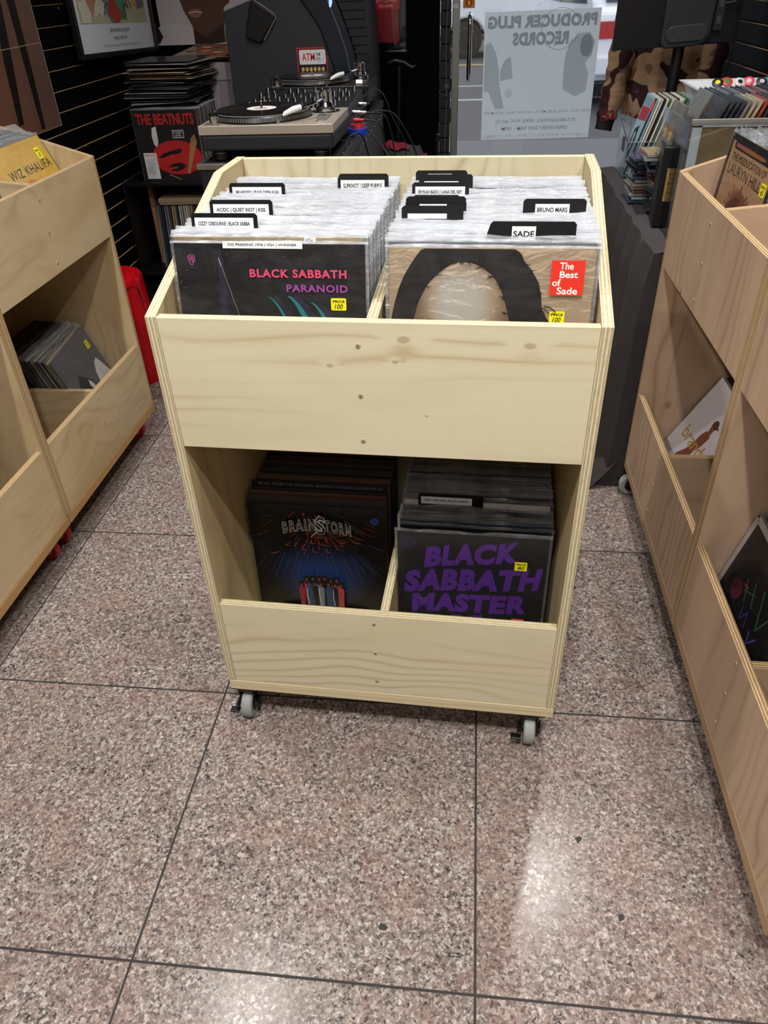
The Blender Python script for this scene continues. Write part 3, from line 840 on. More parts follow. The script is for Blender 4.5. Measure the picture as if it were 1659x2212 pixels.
front1 = cover_record(rec_m(B, UL + 0.0015, foot(0.096), ZU, LEAN), '#1d1a1c', 'black record cover with pink and violet title lettering and curved cyan streaks', art1, M_P1)
price(front1, 0.818, 0.262, 0.080, 0.062, '100', 0.0012)
mb = MB(); mb.box(-RW / 2 + 0.266 * RW, -RW / 2 + 0.683 * RW, -RT / 2 - 0.0022, -RT / 2 - 0.0016, RW - 0.022 * RW, RW + 0.013 * RW)
st = mb.build('note_strip', M_WHITE, front1)
a = Art(0.417 * RW, 0.035 * RW, -RW / 2 + 0.266 * RW, RW + 0.013 * RW, -RT / 2 - 0.0022)
a.text('OG PRESSING 1976 | VG+ | W/INNER', 0.065, 0.30, 0.93, 0.74, 0, 0.015); a.build('lettering', M_INK, st, recalc=False)
mb = MB(); mb.box(-RW / 2 + 0.69 * RW, -RW / 2 + 0.75 * RW, RT / 2 + 0.0004, RT / 2 + 0.0009, RW - 0.0, RW + 0.010)
st = mb.build('note_strip', M_WHITE, front1)
a = Art(0.06 * RW, 0.010, -RW / 2 + 0.69 * RW, RW + 0.010, RT / 2 + 0.0004); a.text('VG+', 0.1, 0.15, 0.75, 0.8, 0); a.build('lettering', M_INK, st, recalc=False)

# tan cover with the top of a dark-haired head
g = NT('portrait_paper')
u = g.uv(); s = g.xyz(u)
def radial(cx, cy, rx, ry):
    dx = g.math('DIVIDE', g.math('SUBTRACT', s[0], cx), rx); dy = g.math('DIVIDE', g.math('SUBTRACT', s[1], cy), ry)
    return g.math('SQRT', g.math('ADD', g.math('MULTIPLY', dx, dx), g.math('MULTIPLY', dy, dy)))
skin = g.mix(g.step(radial(0.37, 0.72, 0.27, 0.33), 1.0, 0.45), rgb('#9a7a60'), rgb('#e0c6a6'))
skin = g.mix(g.step(radial(0.36, 0.73, 0.21, 0.24), 1.0, 0.30), skin, rgb('#f7f3ea'))
M_SKIN = g.done(g.bsdf(skin, 0.5))
M_TANP = solid('#e4cdae')
M_HAIR = mat('print_dark_hair', '#201c1e', 0.5, var=0.08)
def art2(a, root):
    hair = [(0.004, 0.42), (0.012, 0.34), (0.03, 0.26), (0.053, 0.185), (0.08, 0.125), (0.108, 0.08), (0.128, 0.05), (0.145, 0.028), (0.158, 0.012), (0.178, 0.004), (0.615, 0.004), (0.64, 0.02), (0.662, 0.06), (0.70, 0.10), (0.735, 0.155), (0.752, 0.21), (0.762, 0.28), (0.79, 0.33), (0.84, 0.38), (0.90, 0.43), (0.90, 0.99), (0.005, 0.99)]
    a.poly(hair, 2)
    fore = [(0.10, 0.60), (0.108, 0.44), (0.125, 0.35), (0.15, 0.26), (0.19, 0.18), (0.24, 0.125), (0.30, 0.082), (0.35, 0.066), (0.40, 0.066), (0.455, 0.085), (0.515, 0.13), (0.55, 0.18), (0.575, 0.24), (0.598, 0.31), (0.612, 0.37), (0.62, 0.45), (0.61, 0.60), (0.55, 0.85), (0.40, 0.97), (0.30, 0.97), (0.17, 0.85)]
    a.poly(fore, 1)
    rr = random.Random(9)
    for k in range(70):                                        # loose strands where hair meets skin and paper
        t = rr.random(); i = int(t * 12) + 3
        x, y = fore[i % 18]
        a.line([(x, y), (x + rr.uniform(-0.03, 0.03), y - rr.uniform(0.0, 0.04) + 0.015)], 0.0022, 2)
    for k in range(16):
        x, y = hair[10 + k % 9]
        a.line([(x - 0.02, y), (x + rr.uniform(0.0, 0.03), y + rr.uniform(-0.008, 0.02))], 0.003, 2)
    a.line([(0.77, 0.265), (0.80, 0.272), (0.83, 0.295)], 0.005, 2); a.line([(0.765, 0.275), (0.79, 0.295), (0.80, 0.30)], 0.004, 2)
    for br in ([(x_, y_ - 0.034) for x_, y_ in [(0.145, 0.402), (0.17, 0.383), (0.20, 0.374), (0.25, 0.380), (0.30, 0.40), (0.32, 0.412), (0.27, 0.404), (0.22, 0.395), (0.18, 0.398), (0.15, 0.41)]], [(x_, y_ - 0.034) for x_, y_ in [(0.405, 0.41), (0.45, 0.392), (0.51, 0.380), (0.55, 0.392), (0.575, 0.415), (0.54, 0.405), (0.50, 0.398), (0.45, 0.405)]]):
        a.poly(br, 2)
    a.rect(0.790, 0.050, 0.948, 0.214, 3)
    for s_, x0, y0, x1, y1 in (('The', 0.830, 0.059, 0.894, 0.092), ('Best', 0.832, 0.099, 0.918, 0.131), ('of', 0.800, 0.136, 0.840, 0.170), ('Sade', 0.824, 0.174, 0.922, 0.208)):
        a.text(s_, x0, y0, x1, y1, 4, 0.02)
front2 = cover_record(rec_m(B, UR + 0.001, foot(0.084), ZU, LEAN), '#cdb391', 'tan record cover showing the top of a dark-haired head with a red title square', art2, [M_SKIN, M_HAIR, solid('#e2311f'), solid('#f4f0ea')], M_TANP, milk=FILMS[5])
price(front2, 0.800, 0.292, 0.074, 0.060, '100', 0.0012)

# dark cover with outlined logo, glowing scribble and a group of small figures
g = NT('night_beam_print')
u = g.uv(); s = g.xyz(u)
glow = g.math('SQRT', g.math('ADD', g.math('POWER', g.math('MULTIPLY', g.math('SUBTRACT', s[0], 0.5), 2.2), 2.0), g.math('POWER', g.math('MULTIPLY', g.math('SUBTRACT', s[1], 0.38), 3.0), 2.0)))
beam = g.noise(g.scale(u, (16, 1.2, 1)), 1.0, 3.0)
col = g.mix(g.step(glow, 1.0, 0.1), rgb('#0a0a0d'), rgb('#213766'))
col = g.mix(g.math('MULTIPLY', g.step(beam, 0.55, 0.8), g.math('MULTIPLY', g.step(s[1], 0.35, 0.6), 0.35)), col, rgb('#3a5076'))
M_NIGHT = g.done(g.bsdf(col, 0.35))
def art3(a, root):
    rr = random.Random(4)
    for k in range(150):
        x = 0.5 + rr.gauss(0, 0.15); y = 0.04 + abs(rr.gauss(0.17, 0.09)); d = (x - 0.5)
        m = 1 if rr.random() < 0.62 else (2 if rr.random() < 0.55 else 3)
        L = rr.uniform(0.02, 0.10); pts = [(x, y), (x + d * 0.25 + rr.uniform(-0.01, 0.01), y + L * 0.6)]
        if rr.random() < 0.5: pts.append((pts[-1][0] + rr.uniform(0.01, 0.05), pts[-1][1] + rr.uniform(-0.006, 0.006)))
        a.line(pts, rr.uniform(0.0022, 0.0055), m)
    for k in range(46):
        x = rr.uniform(0.12, 0.88); d = (x - 0.5) * 0.8
        a.line([(x, 0.38 + rr.uniform(0, 0.05)), (x + d * 0.5, 0.38 + rr.uniform(0.12, 0.30))], 0.0016, 3 if k % 3 else 4)
    def arc(x, y): return (x, y + 0.085 * ((x - 0.51) / 0.25) ** 2 * 0.45 - 0.01)
    for bold, m, d in ((0.055, 5, 0.006), (0.0, 0, 0.0)):
        a.text('BRAIN', 0.262 - d, 0.105 - d, 0.492 + d, 0.195 + d, m, bold, warp=arc, space=1.38)
        a.text('TORM', 0.575 - d, 0.105 - d, 0.748 + d, 0.195 + d, m, bold, warp=arc, space=1.38)
        a.text('S', 0.505 - d, 0.07 - d, 0.566 + d, 0.215 + d, m, bold)
    a.line([(0.535, 0.052), (0.502, 0.10), (0.56, 0.15), (0.46, 0.245), (0.50, 0.20)], 0.006, 5)
    for k in range(13):                                        # the group of small figures, back row first
        back = k < 6; j = k if back else k - 6
        x = (0.40 + 0.045 * j if back else 0.355 + 0.050 * j) + rr.uniform(-0.006, 0.006); y = (0.615 if back else 0.665) + rr.uniform(-0.012, 0.012); cl = [6, 8, 9, 7, 8, 6, 10, 8, 7, 9, 8, 7, 6][k]
        a.poly([(x - 0.013, y + 0.30), (x - 0.019, y + 0.17), (x - 0.025, y + 0.06), (x - 0.012, y + 0.042), (x + 0.012, y + 0.042), (x + 0.025, y + 0.06), (x + 0.019, y + 0.17), (x + 0.015, y + 0.30)], cl)
        a.ell(x, y + 0.010, 0.024, 0.023, 7); a.ell(x, y + 0.024, 0.010, 0.014, 11)
        if not back and j % 2: a.line([(x - 0.014, y + 0.06), (x - 0.018, y + 0.14), (x - 0.008, y + 0.22)], 0.0035, 5)
    for k in range(9): a.ell(0.22 + 0.07 * k, 0.955 + rr.uniform(-0.02, 0.02), 0.06, 0.03, 4)
brain = cover_record(rec_m(B, UL - 0.003, 0.210, ZL, 0.04), '#101013', 'dark record cover with white outlined logo over red scribble and a group of tiny figures', art3,
                     [solid('#b5442c'), solid('#2c5c40'), solid('#2f3f63'), solid('#3c5a63'), solid('#dedfe4'), solid('#a33b45'), solid('#0c0a0c'), solid('#24405f'), solid('#6d737c'), solid('#7d2433'), solid('#6a4431')], M_NIGHT, film=False)
def round_price(root, x, y, r, t):
    mb = MB(); mb.lathe([(r * RW, -0.0003), (r * RW, 0.0)], (-RW / 2 + x * RW, -RT / 2 - 0.001, RW - y * RW), 24, 0, 'y')
    s = mb.build('price_sticker', mat('blue_round_sticker', '#2255b8', 0.6), root)
    a = Art(2 * r * RW, 2 * r * RW, -RW / 2 + (x - r) * RW, RW - (y - r) * RW, -RT / 2 - 0.0013)
    a.text(t, 0.25, 0.28, 0.78, 0.74, 0, 0.01, 0.2); a.build('lettering', M_INK, s, recalc=False)
round_price(brain, 0.92, 0.105, 0.030, '40')

# black cover with huge wavy violet words
def art4(a, root):
    def rowf(x0, y0, x1, y1, rise, sk):
        def w(x, y):
            t = (x - x0) / (x1 - x0)
            return (x + sk * (y1 - y) + 0.006 * math.sin(9 * t), y - rise * (t - 0.5) - 0.012 * math.sin(t * 6.3) * (0.5 + (y1 - y)))
        return w
    for s_, x0, y0, x1, y1, rise, sk in (('BLACK', 0.18, 0.072, 0.80, 0.25, 0.09, 0.1), ('SABBATH', 0.035, 0.282, 0.955, 0.478, 0.09, 0.12), ('MASTER', 0.09, 0.503, 0.89, 0.675, 0.05, 0.08), ('OF', 0.33, 0.695, 0.59, 0.80, 0.02, 0.05), ('REALITY', 0.06, 0.83, 0.90, 0.97, 0.03, 0.05)):
        a.text(s_, x0, y0, x1, y1, 0, 0.06, warp=rowf(x0, y0, x1, y1, rise, sk), space=1.12)
    for k in range(5): a.ring(0.078, 0.083, 0.048 - 0.009 * k, 0.048 - 0.009 * k, 0.0035, 1)
master = cover_record(rec_m(B, UR - 0.008, 0.138, ZL, 0.04), '#1f1f22', 'black record cover filled with huge wavy violet capital letters', art4, [solid('#6a34a4'), solid('#4a3a72')], solid('#242427'), milk=FILMS_DIM[1], mo=1)
price(master, 0.79, 0.195, 0.082, 0.072, '80', 0.0013, 0.1)
mb = MB(); mb.box(-RW / 2 + 0.795 * RW, -RW / 2 + 0.888 * RW, -RT / 2 - 0.0016, -RT / 2 - 0.0012, RW - 0.735 * RW, RW - 0.695 * RW)
st = mb.build('import_sticker', solid('#cf2a30'), master)
a = Art(0.093 * RW, 0.040 * RW, -RW / 2 + 0.795 * RW, RW - 0.695 * RW, -RT / 2 - 0.0016); a.text('IMPORT', 0.1, 0.22, 0.9, 0.78, 0, 0.03); a.build('lettering', M_WHITE, st, recalc=False)

# white cover behind the lower divider, and the soundtrack cover on the left
def art5(a, root):
    a.text('Den', 0.03, 0.045, 0.12, 0.095, 0, 0.0, 0.2); a.line([(0.715, 0.03), (0.715, 0.09)], 0.004, 0); a.line([(0.715, 0.07), (0.97, 0.07)], 0.004, 0)
    a.poly([(0.93, 0.14), (0.985, 0.09), (0.985, 0.14)], 0); a.text('17 83', 0.60, 0.10, 0.70, 0.13, 1)
white = cover_record(rec_m(B, UR - 0.004, 0.234, ZL + 0.014, 0.04), '#d9d4c8', 'off-white record cover standing behind the lower black divider', art5, [M_INK, solid('#a8a49a')], film=False)
round_price(white, 0.84, 0.13, 0.03, '25')
def art6(a, root):
    a.text('MUSIC FROM THE ORIGINAL MOTION PICTURE SOUNDTRACK', 0.05, 0.012, 0.97, 0.032, 0, 0.01, space=1.2)
sound = cover_record(rec_m(B, UL - 0.008, 0.274, ZL + 0.014, 0.05), '#2a2122', 'dark soundtrack cover with a thin line of pale capitals in the lower left bay', art6, [solid('#8f8a86')], film=False)

# ------------------------------------------------------------------ records in the left crates
LA, LB, RA, RB = MX['la'], MX['lb'], MX['ra'], MX['rb']
for k in range(16):
    record(rec_m(LA, UR - 0.002 + random.uniform(-0.004, 0.003), 0.043 + 0.0085 * k, ZU, 0.40 - 0.010 * k, -0.005), random.choice(['#b8b2a6', '#8b8f98', '#c9b48f', '#d8d3c8', '#9c9a96']), FILMS_DIM[k % 5],
           'film-wrapped record filed behind the yellow cover in the left crate', 'records behind the yellow cover')
def art7(a, root):
    a.text('WIZ KHALIFA', 0.18, 0.205, 0.94, 0.285, 0, 0.006, space=1.1)
    a.ring(0.44, 0.45, 0.14, 0.09, 0.04, 1, a0=0.3, a1=2.8)
g = NT('yellow_wavy_print')
nz = g.noise(g.scale(g.uv(), (2.5, 6, 1)), 1.0, 3.0, 0.5, 2.5)
M_YWOOD = g.done(g.bsdf(g.mix(nz, rgb('#c79a2c'), rgb('#ecc860')), 0.4))
wiz = cover_record(rec_m(LA, UR + 0.001, 0.031, ZU, 0.408, -0.007), '#c79a2c', 'yellow record cover with thin black capitals leaning in the left crate', art7, [M_INK, solid('#d9832a')], M_YWOOD, milk=FILMS_DIM[0], mo=1)
price(wiz, 0.79, 0.095, 0.085, 0.10, '30', 0.0012)
def art8(a, root):
    a.poly([(0.1, 0.25), (0.45, 0.15), (0.9, 0.3), (0.85, 0.9), (0.1, 0.95)], 0)
dk = cover_record(rec_m(LA, UL, 0.05, ZU, 0.30, 0.01), '#26262a', 'dark record leaning beside the yellow cover at the left picture edge', art8, [solid('#3a3a42')], milk=FILMS_DIM[2])
for k in range(26):
    v = 0.058 + 0.0088 * k
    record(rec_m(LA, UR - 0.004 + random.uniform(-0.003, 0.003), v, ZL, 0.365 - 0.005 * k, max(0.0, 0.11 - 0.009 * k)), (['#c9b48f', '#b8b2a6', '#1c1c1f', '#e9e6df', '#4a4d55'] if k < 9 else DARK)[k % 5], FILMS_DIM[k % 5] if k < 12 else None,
           'record leaning behind the grey photo cover in the lower left crate' if k < 12 else 'dark jacket deep inside the lower bay of the left crate', 'records behind the grey photo cover' if k < 12 else 'jackets deep in the lower left crate')
def art9(a, root):
    a.poly([(0.62, 0.70), (0.63, 0.56), (0.68, 0.44), (0.76, 0.36), (0.85, 0.34), (0.90, 0.42), (0.98, 0.58), (0.99, 0.72)], 1)
    a.poly([(0.05, 0.98), (0.08, 0.5), (0.3, 0.3), (0.5, 0.45), (0.5, 0.98)], 2); a.poly([(0.44, 0.60), (0.40, 0.47), (0.43, 0.42), (0.47, 0.46), (0.52, 0.60)], 1)
    rr = random.Random(6)
    for k in range(18): a.ell(rr.random(), rr.random() * 0.8, 0.008, 0.006, 3)
grey = cover_record(rec_m(LA, UR - 0.006, 0.045, ZL, 0.367, 0.122), '#5c5c60', 'grey photo cover with a white hand shape leaning in the lower left crate', art9, [solid('#77777c'), solid('#d9d7d2'), solid('#3c3c41'), solid('#a9a9ac')], solid('#66666a'), milk=FILMS_DIM[3], mo=1)
price(grey, 0.82, 0.135, 0.085, 0.085, '20', 0.0012)

# ------------------------------------------------------------------ records in the right crates
for k in range(13):
    record(rec_m(RA, UL - 0.001 + random.uniform(-0.003, 0.003), 0.094 + 0.010 * k, ZU, 0.098 - 0.002 * k, 0.02), random.choice(['#8b8f98', '#d8d3c8', '#4a4d55', '#e9e6df']), FILMS[k % 8],
           'film-wrapped record filed behind the orange-brown cover in the right crate', 'records behind the orange-brown cover')
g = NT('orange_desk_print')
uv = g.uv(); s = g.xyz(uv); nz = g.noise(g.scale(uv, (3, 2.2, 1)), 1.0, 4.0, 0.6, 1.0)
M_DESK = g.done(g.bsdf(g.mix(g.step(s[1], 0.05, 0.75), g.mix(nz, rgb('#b85a3a'), rgb('#d88c62')), g.mix(nz, rgb('#e0ac72'), rgb('#dcc0a4'))), 0.4))
def art10(a, root):
    a.line([(0.02, 0.02), (0.98, 0.02), (0.98, 0.98), (0.02, 0.98), (0.02, 0.02)], 0.045, 0)
    a.poly([(0.10, 0.055), (0.12, 0.035), (0.90, 0.035), (0.92, 0.055), (0.92, 0.075), (0.90, 0.092), (0.12, 0.092), (0.10, 0.075)], 0)
    a.poly([(0.13, 0.05), (0.34, 0.05), (0.34, 0.078), (0.13, 0.078)], 3); a.poly([(0.34, 0.048), (0.72, 0.052), (0.80, 0.064), (0.72, 0.076), (0.34, 0.080)], 4)
    a.text('THE MISEDUCATION OF', 0.12, 0.115, 0.86, 0.165, 1, 0.0); a.text('LAURYN HILL', 0.10, 0.185, 0.83, 0.262, 1, 0.004)
    rr = random.Random(3)
    a.poly([(0.50 + 0.19 * (1 + 0.12 * math.sin(7 * t)) * math.cos(t), 0.50 - 0.15 * (1 + 0.1 * math.sin(5 * t)) * math.sin(t)) for t in [2 * PI * q / 40 for q in range(40)]], 2)
    for k in range(15):
        t = 0.1 + 2.9 * k / 14; r0, r1 = 0.15, rr.uniform(0.22, 0.30)
        x0, y0, x1, y1 = 0.50 + r0 * math.cos(t), 0.48 - r0 * 0.75 * math.sin(t), 0.50 + r1 * math.cos(t), 0.48 - r1 * 0.7 * math.sin(t)
        a.poly([(x0 - 0.024, y0), (x0 + 0.024, y0), (x1 + 0.010, y1), (x1 - 0.004, y1 - 0.010)], 2)
    a.poly([(0.36, 0.80), (0.33, 0.60), (0.40, 0.50), (0.47, 0.53), (0.50, 0.80)], 5)
hill = cover_record(rec_m(RA, UL - 0.003, 0.082, ZU, 0.099, 0.027), '#3b3230', 'orange-brown record cover with carved-looking dark capitals in the right crate', art10, [solid('#2c2829'), solid('#2e2220'), solid('#74412f'), solid('#c6807c'), solid('#c8843c'), solid('#b98878')], M_DESK, milk=FILMS[1], mo=1)
price(hill, 0.845, 0.185, 0.095, 0.085, '85', 0.0012)
mb = MB(); mb.prism([(-0.02, 0.318), (0.10, 0.318), (0.10, 0.338), (0.09, 0.345), (-0.012, 0.345), (-0.02, 0.337)], 'y', -0.0005, 0.0005)
o = thing('tab_card', 'lime yellow card tab sticking up behind the orange-brown cover', 'divider')
mb.build('tab', mat('lime_card', '#d9e02a', 0.6), o); place(o, rec_m(RA, UL + 0.04, 0.229, ZU, 0.08))
mb = MB(); mb.box(-RW / 2, RW / 2, -0.0005, 0.0005, 0, 0.318); mb.build('card', M_SOFTBLACK, o)
for k in range(7):
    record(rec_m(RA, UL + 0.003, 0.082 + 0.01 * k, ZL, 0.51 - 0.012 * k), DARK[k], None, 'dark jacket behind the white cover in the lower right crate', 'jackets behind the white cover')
def art11(a, root):
    a.poly([(0.30, 0.86), (0.32, 0.72), (0.38, 0.64), (0.42, 0.55), (0.42, 0.44), (0.45, 0.37), (0.52, 0.34), (0.57, 0.38), (0.56, 0.48), (0.52, 0.60), (0.52, 0.70), (0.60, 0.76), (0.60, 0.86)], 1)
    a.ell(0.50, 0.275, 0.055, 0.05, 2); a.poly([(0.45, 0.285), (0.57, 0.26), (0.60, 0.275), (0.46, 0.305)], 2); a.poly([(0.46, 0.30), (0.54, 0.30), (0.54, 0.36), (0.48, 0.37)], 1)
    a.text('brandy', 0.15, 0.46, 0.76, 0.63, 3, 0.008, rot=0.05)
brandy = cover_record(rec_m(RA, UL + 0.002, 0.070, ZL, 0.52), '#e6e0e2', 'white record cover with golden handwriting and a seated figure in the lower right crate', art11, [solid('#8a4e36'), solid('#5a3020'), solid('#c19a4c')], solid('#ddd5da'), milk=FILMS_DIM[1])
def art12(a, root):
    a.line([(0.02, 0.02), (0.98, 0.02), (0.98, 0.98), (0.02, 0.98), (0.02, 0.02)], 0.05, 0)
    a.line([(0.30, 0.32), (0.40, 0.45)], 0.01, 1); a.line([(0.40, 0.28), (0.50, 0.42)], 0.012, 1); a.line([(0.33, 0.40), (0.47, 0.33)], 0.008, 1); a.line([(0.52, 0.24), (0.66, 0.46), (0.74, 0.22)], 0.013, 1)
    a.line([(0.42, 0.46), (0.46, 0.55), (0.50, 0.45), (0.55, 0.55)], 0.010, 2); a.line([(0.62, 0.50), (0.66, 0.58), (0.72, 0.48)], 0.010, 2)
    a.ell(0.25, 0.46, 0.08, 0.07, 3); a.poly([(0.30, 0.36), (0.36, 0.355), (0.36, 0.37), (0.30, 0.375)], 4)
blk = cover_record(rec_m(RB, UL - 0.001, 0.031, ZL, 0.243), '#1b1720', 'black record cover with white border and green and violet scrawl in the near right crate', art12, [solid('#cfcdd0'), solid('#3f7a4a'), solid('#5a4a92'), solid('#5a2330'), solid('#b0402f')], solid('#17141b'), milk=FILMS_DIM[2], mo=1)
for k in range(6):
    record(rec_m(RB, UL + 0.001, 0.043 + 0.01 * k, ZL, 0.24), DARK[k + 2], FILMS_DIM[k % 5], 'dark record behind the white-bordered black cover in the near right crate', 'records behind the white-bordered cover')
# ------------------------------------------------------------------ left wall and back corner
def wall_plate(name, label, cat, y0, y1, z0, z1, x=-1.236, roll=0.0, t=0.0012, m=None):
    """a sheet on the left slatwall, facing +x; returns root and an Art for its face"""
    root = thing(name, label, cat)
    w, h = y1 - y0, z1 - z0
    mb = MB(); mb.box(-w / 2, w / 2, 0, t, -h / 2, h / 2)
    sh = mb.build('sheet', m or M_WHITE, root)
    place(root, Matrix.Translation((x, (y0 + y1) / 2, (z0 + z1) / 2)) @ Matrix.Rotation(PI / 2, 4, 'Z') @ Matrix.Rotation(roll, 4, 'Y'))
    return root, sh, Art(w, h, -w / 2, h / 2, 0)

legs, sh, a = wall_plate('wall_poster', 'brown poster of two dark-stockinged legs with a crease, on the slatwall', 'poster', 1.72, 2.29, 0.945, 1.62, m=mat('poster_paper', '#cfc6be', 0.4))
g = NT('brown_leg_print'); s = g.xyz(g.uv()); nz = g.noise(g.scale(g.uv(), (2.0, 1.5, 1)), 1.0, 3.0)
M_LEG = g.done(g.bsdf(g.mix(g.step(s[0], 0.3, 1.0), g.mix(nz, rgb('#7a5342'), rgb('#5a3c30')), g.mix(nz, rgb('#6e5145'), rgb('#55433c'))), 0.3))
a.poly([(0.0, 0.0), (0.0, 0.90), (0.35, 0.91), (0.55, 0.998), (0.995, 0.998), (0.995, 0.0)], 0)
a.poly([(0.56, 0), (0.66, 0), (0.62, 0.30), (0.55, 0.62), (0.47, 0.93), (0.40, 0.93), (0.44, 0.62), (0.52, 0.3)], 1)
a.poly([(0.68, 0), (0.80, 0), (0.79, 0.35), (0.775, 0.70), (0.745, 0.985), (0.69, 0.985), (0.69, 0.7), (0.685, 0.3)], 1)
a.line([(0.0, 0.565), (0.5, 0.56), (1.0, 0.555)], 0.004, 2)
a.build('poster_print', [M_LEG, mat('print_stocking', '#16120f', 0.35), mat('print_crease', '#9b8878', 0.5)], sh, recalc=False)

fr = thing('framed_poster', 'black-framed white exhibition poster with a colourful painted picture, on the left slatwall', 'poster')
w, h, b = 0.95, 0.66, 0.022
mb = MB()
for x0, x1, z0, z1 in ((-w / 2, w / 2, -h / 2, -h / 2 + b), (-w / 2, w / 2, h / 2 - b, h / 2), (-w / 2, -w / 2 + b, -h / 2 + b, h / 2 - b), (w / 2 - b, w / 2, -h / 2 + b, h / 2 - b)): mb.box(x0, x1, -0.022, 0.004, z0, z1)
mb.build('frame', M_BLACK, fr, bevel=0.002)
mb = MB(); mb.box(-w / 2 + b, w / 2 - b, -0.008, 0, -h / 2 + b, h / 2 - b); bd = mb.build('print_sheet', mat('poster_white', '#dfe3ea', 0.35, var=0.01), fr)
a = Art(w - 2 * b, h - 2 * b, -w / 2 + b, h / 2 - b, -0.008)
a.rect(0.06, 0.05, 0.94, 0.82, 0)
rr = random.Random(12)
for k in range(34):                                            # plain painted patches in the poster's colours
    x, y = rr.uniform(0.08, 0.9), rr.uniform(0.1, 0.78); m = 1 + (0 if x < 0.3 else 2 if x < 0.5 else 3 if x < 0.72 else 4) if rr.random() < 0.75 else rr.randint(1, 6)
    a.poly([(min(0.935, max(0.065, x + rr.uniform(0.03, 0.1) * math.cos(t))), min(0.815, max(0.055, y + rr.uniform(0.04, 0.13) * math.sin(t)))) for t in [q * 0.785 for q in range(8)]], m)
for k in range(16):
    x, y = rr.uniform(0.2, 0.75), rr.uniform(0.35, 0.7); pts = [(x, y)]
    for q in range(5): pts.append((pts[-1][0] + rr.uniform(-0.025, 0.025), min(0.81, pts[-1][1] + rr.uniform(0.0, 0.04))))
    a.line(pts, 0.006, 7)
a.text('JEAN-MICHEL BASQUIAT', 0.385, 0.850, 0.655, 0.880, 8, 0.0); a.text('MARCH - MAY 2019', 0.42, 0.902, 0.60, 0.924, 8, 0.0); a.text('The Brant Foundation Art Study Center  421 East 6th Street New York, NY 10009', 0.27, 0.955, 0.76, 0.968, 8)
a.build('poster_print', [solid(c) for c in ('#b9b894', '#4f9a72', '#c0866a', '#6a6f86', '#b8392e', '#d9a43a', '#d8d2bd', '#2a2527', '#55565e')], bd, recalc=False)
place(fr, Matrix.Translation((-1.226, 3.06, 1.47)) @ Matrix.Rotation(PI / 2, 4, 'Z') @ Matrix.Rotation(0.036, 4, 'Y'))

por = thing('wall_poster', 'large portrait poster of a person in a white shirt behind the record stacks', 'poster', (-0.85, FY - 0.004, 1.5))
mb = MB(); mb.box(-0.37, 0.37, 0, 0.0015, -0.36, 0.36); sh = mb.build('sheet', M_WHITE, por)
a = Art(0.74, 0.72, -0.37, 0.36, 0)
def fx(p): return [((x - 0.47) * 0.75 + 0.325, min(1.0, y * 0.9 + 0.235)) for x, y in p]
def fs(p): return [((x - 0.47) * 0.95 + 0.325, min(1.0, y * 0.9 + 0.135)) for x, y in p]
a.rect(0.0, 0.0, 1.0, 1.0, 0)
a.poly(fs([(-0.02, 1.0), (0.03, 0.86), (0.20, 0.80), (0.36, 0.83), (0.46, 0.885), (0.60, 0.86), (0.72, 0.80), (0.9, 0.84), (1.05, 1.0)]), 1)
a.poly(fx([(0.37, 0.86), (0.37, 0.72), (0.30, 0.60), (0.235, 0.40), (0.22, 0.2), (0.30, 0.08), (0.5, 0.05), (0.66, 0.1), (0.72, 0.25), (0.715, 0.55), (0.70, 0.70), (0.68, 0.84), (0.55, 0.85)]), 2)
a.poly(fx([(0.70, 0.42), (0.78, 0.44), (0.775, 0.56), (0.70, 0.60)]), 2); a.ell(0.545, 0.765, 0.010, 0.014, 1)
a.poly(fx([(0.37, 0.86), (0.38, 0.74), (0.5, 0.80), (0.68, 0.70), (0.68, 0.84), (0.55, 0.85)]), 3)
a.poly(fx([(0.34, 0.62), (0.40, 0.595), (0.46, 0.60), (0.49, 0.625), (0.44, 0.66), (0.37, 0.655)]), 4); a.line(fx([(0.35, 0.625), (0.42, 0.615), (0.485, 0.625)]), 0.006, 0)
a.poly(fx([(0.31, 0.52), (0.35, 0.46), (0.42, 0.48), (0.43, 0.53), (0.37, 0.545)]), 3)
a.poly(fs([(-0.03, 0.90), (-0.02, 0.76), (0.04, 0.74), (0.10, 0.80), (0.14, 0.90), (0.10, 0.95)]), 3)
a.poly(fx([(0.68, 0.84), (0.71, 0.70), (0.76, 0.76), (0.84, 0.85)]), 5)
a.build('poster_print', [solid(c) for c in ('#cdc3c4', '#d3ccd0', '#5f3d31', '#3b2620', '#99675b', '#6f6b3c')], sh, recalc=False)

# black shelf unit with the record row
su = thing('record_shelf', 'black open shelf unit with a bare wooden post in the back left corner', 'shelf', (-0.95, 2.72, 0))
mb = MB(); mb.box(-0.275, 0.28, 0, 0.62, 0.602, 0.618); mb.build('shelf_board', M_BLACK, su, bevel=0.002)
mb = MB(); mb.box(-0.275, 0.28, 0, 0.62, 0.155, 0.172); mb.build('shelf_board', M_BLACK, su, bevel=0.002)
mb = MB(); mb.box(0.262, 0.28, 0, 0.62, 0, 0.602); mb.build('side_board', M_BLACK, su)
mb = MB(); mb.box(-0.262, 0.262, 0.60, 0.62, 0.172, 0.602); mb.build('back_board', M_BLACK, su)
mb = MB(); mb.box(-0.215, -0.19, 0.16, 0.20, 0.172, 0.602); mb.build('post', mat('bare_post', '#a07c58', 0.7), su)
mb = MB(); mb.box(-0.275, -0.262, 0, 0.62, 0, 0.602); mb.build('side_board', M_BLACK, su)

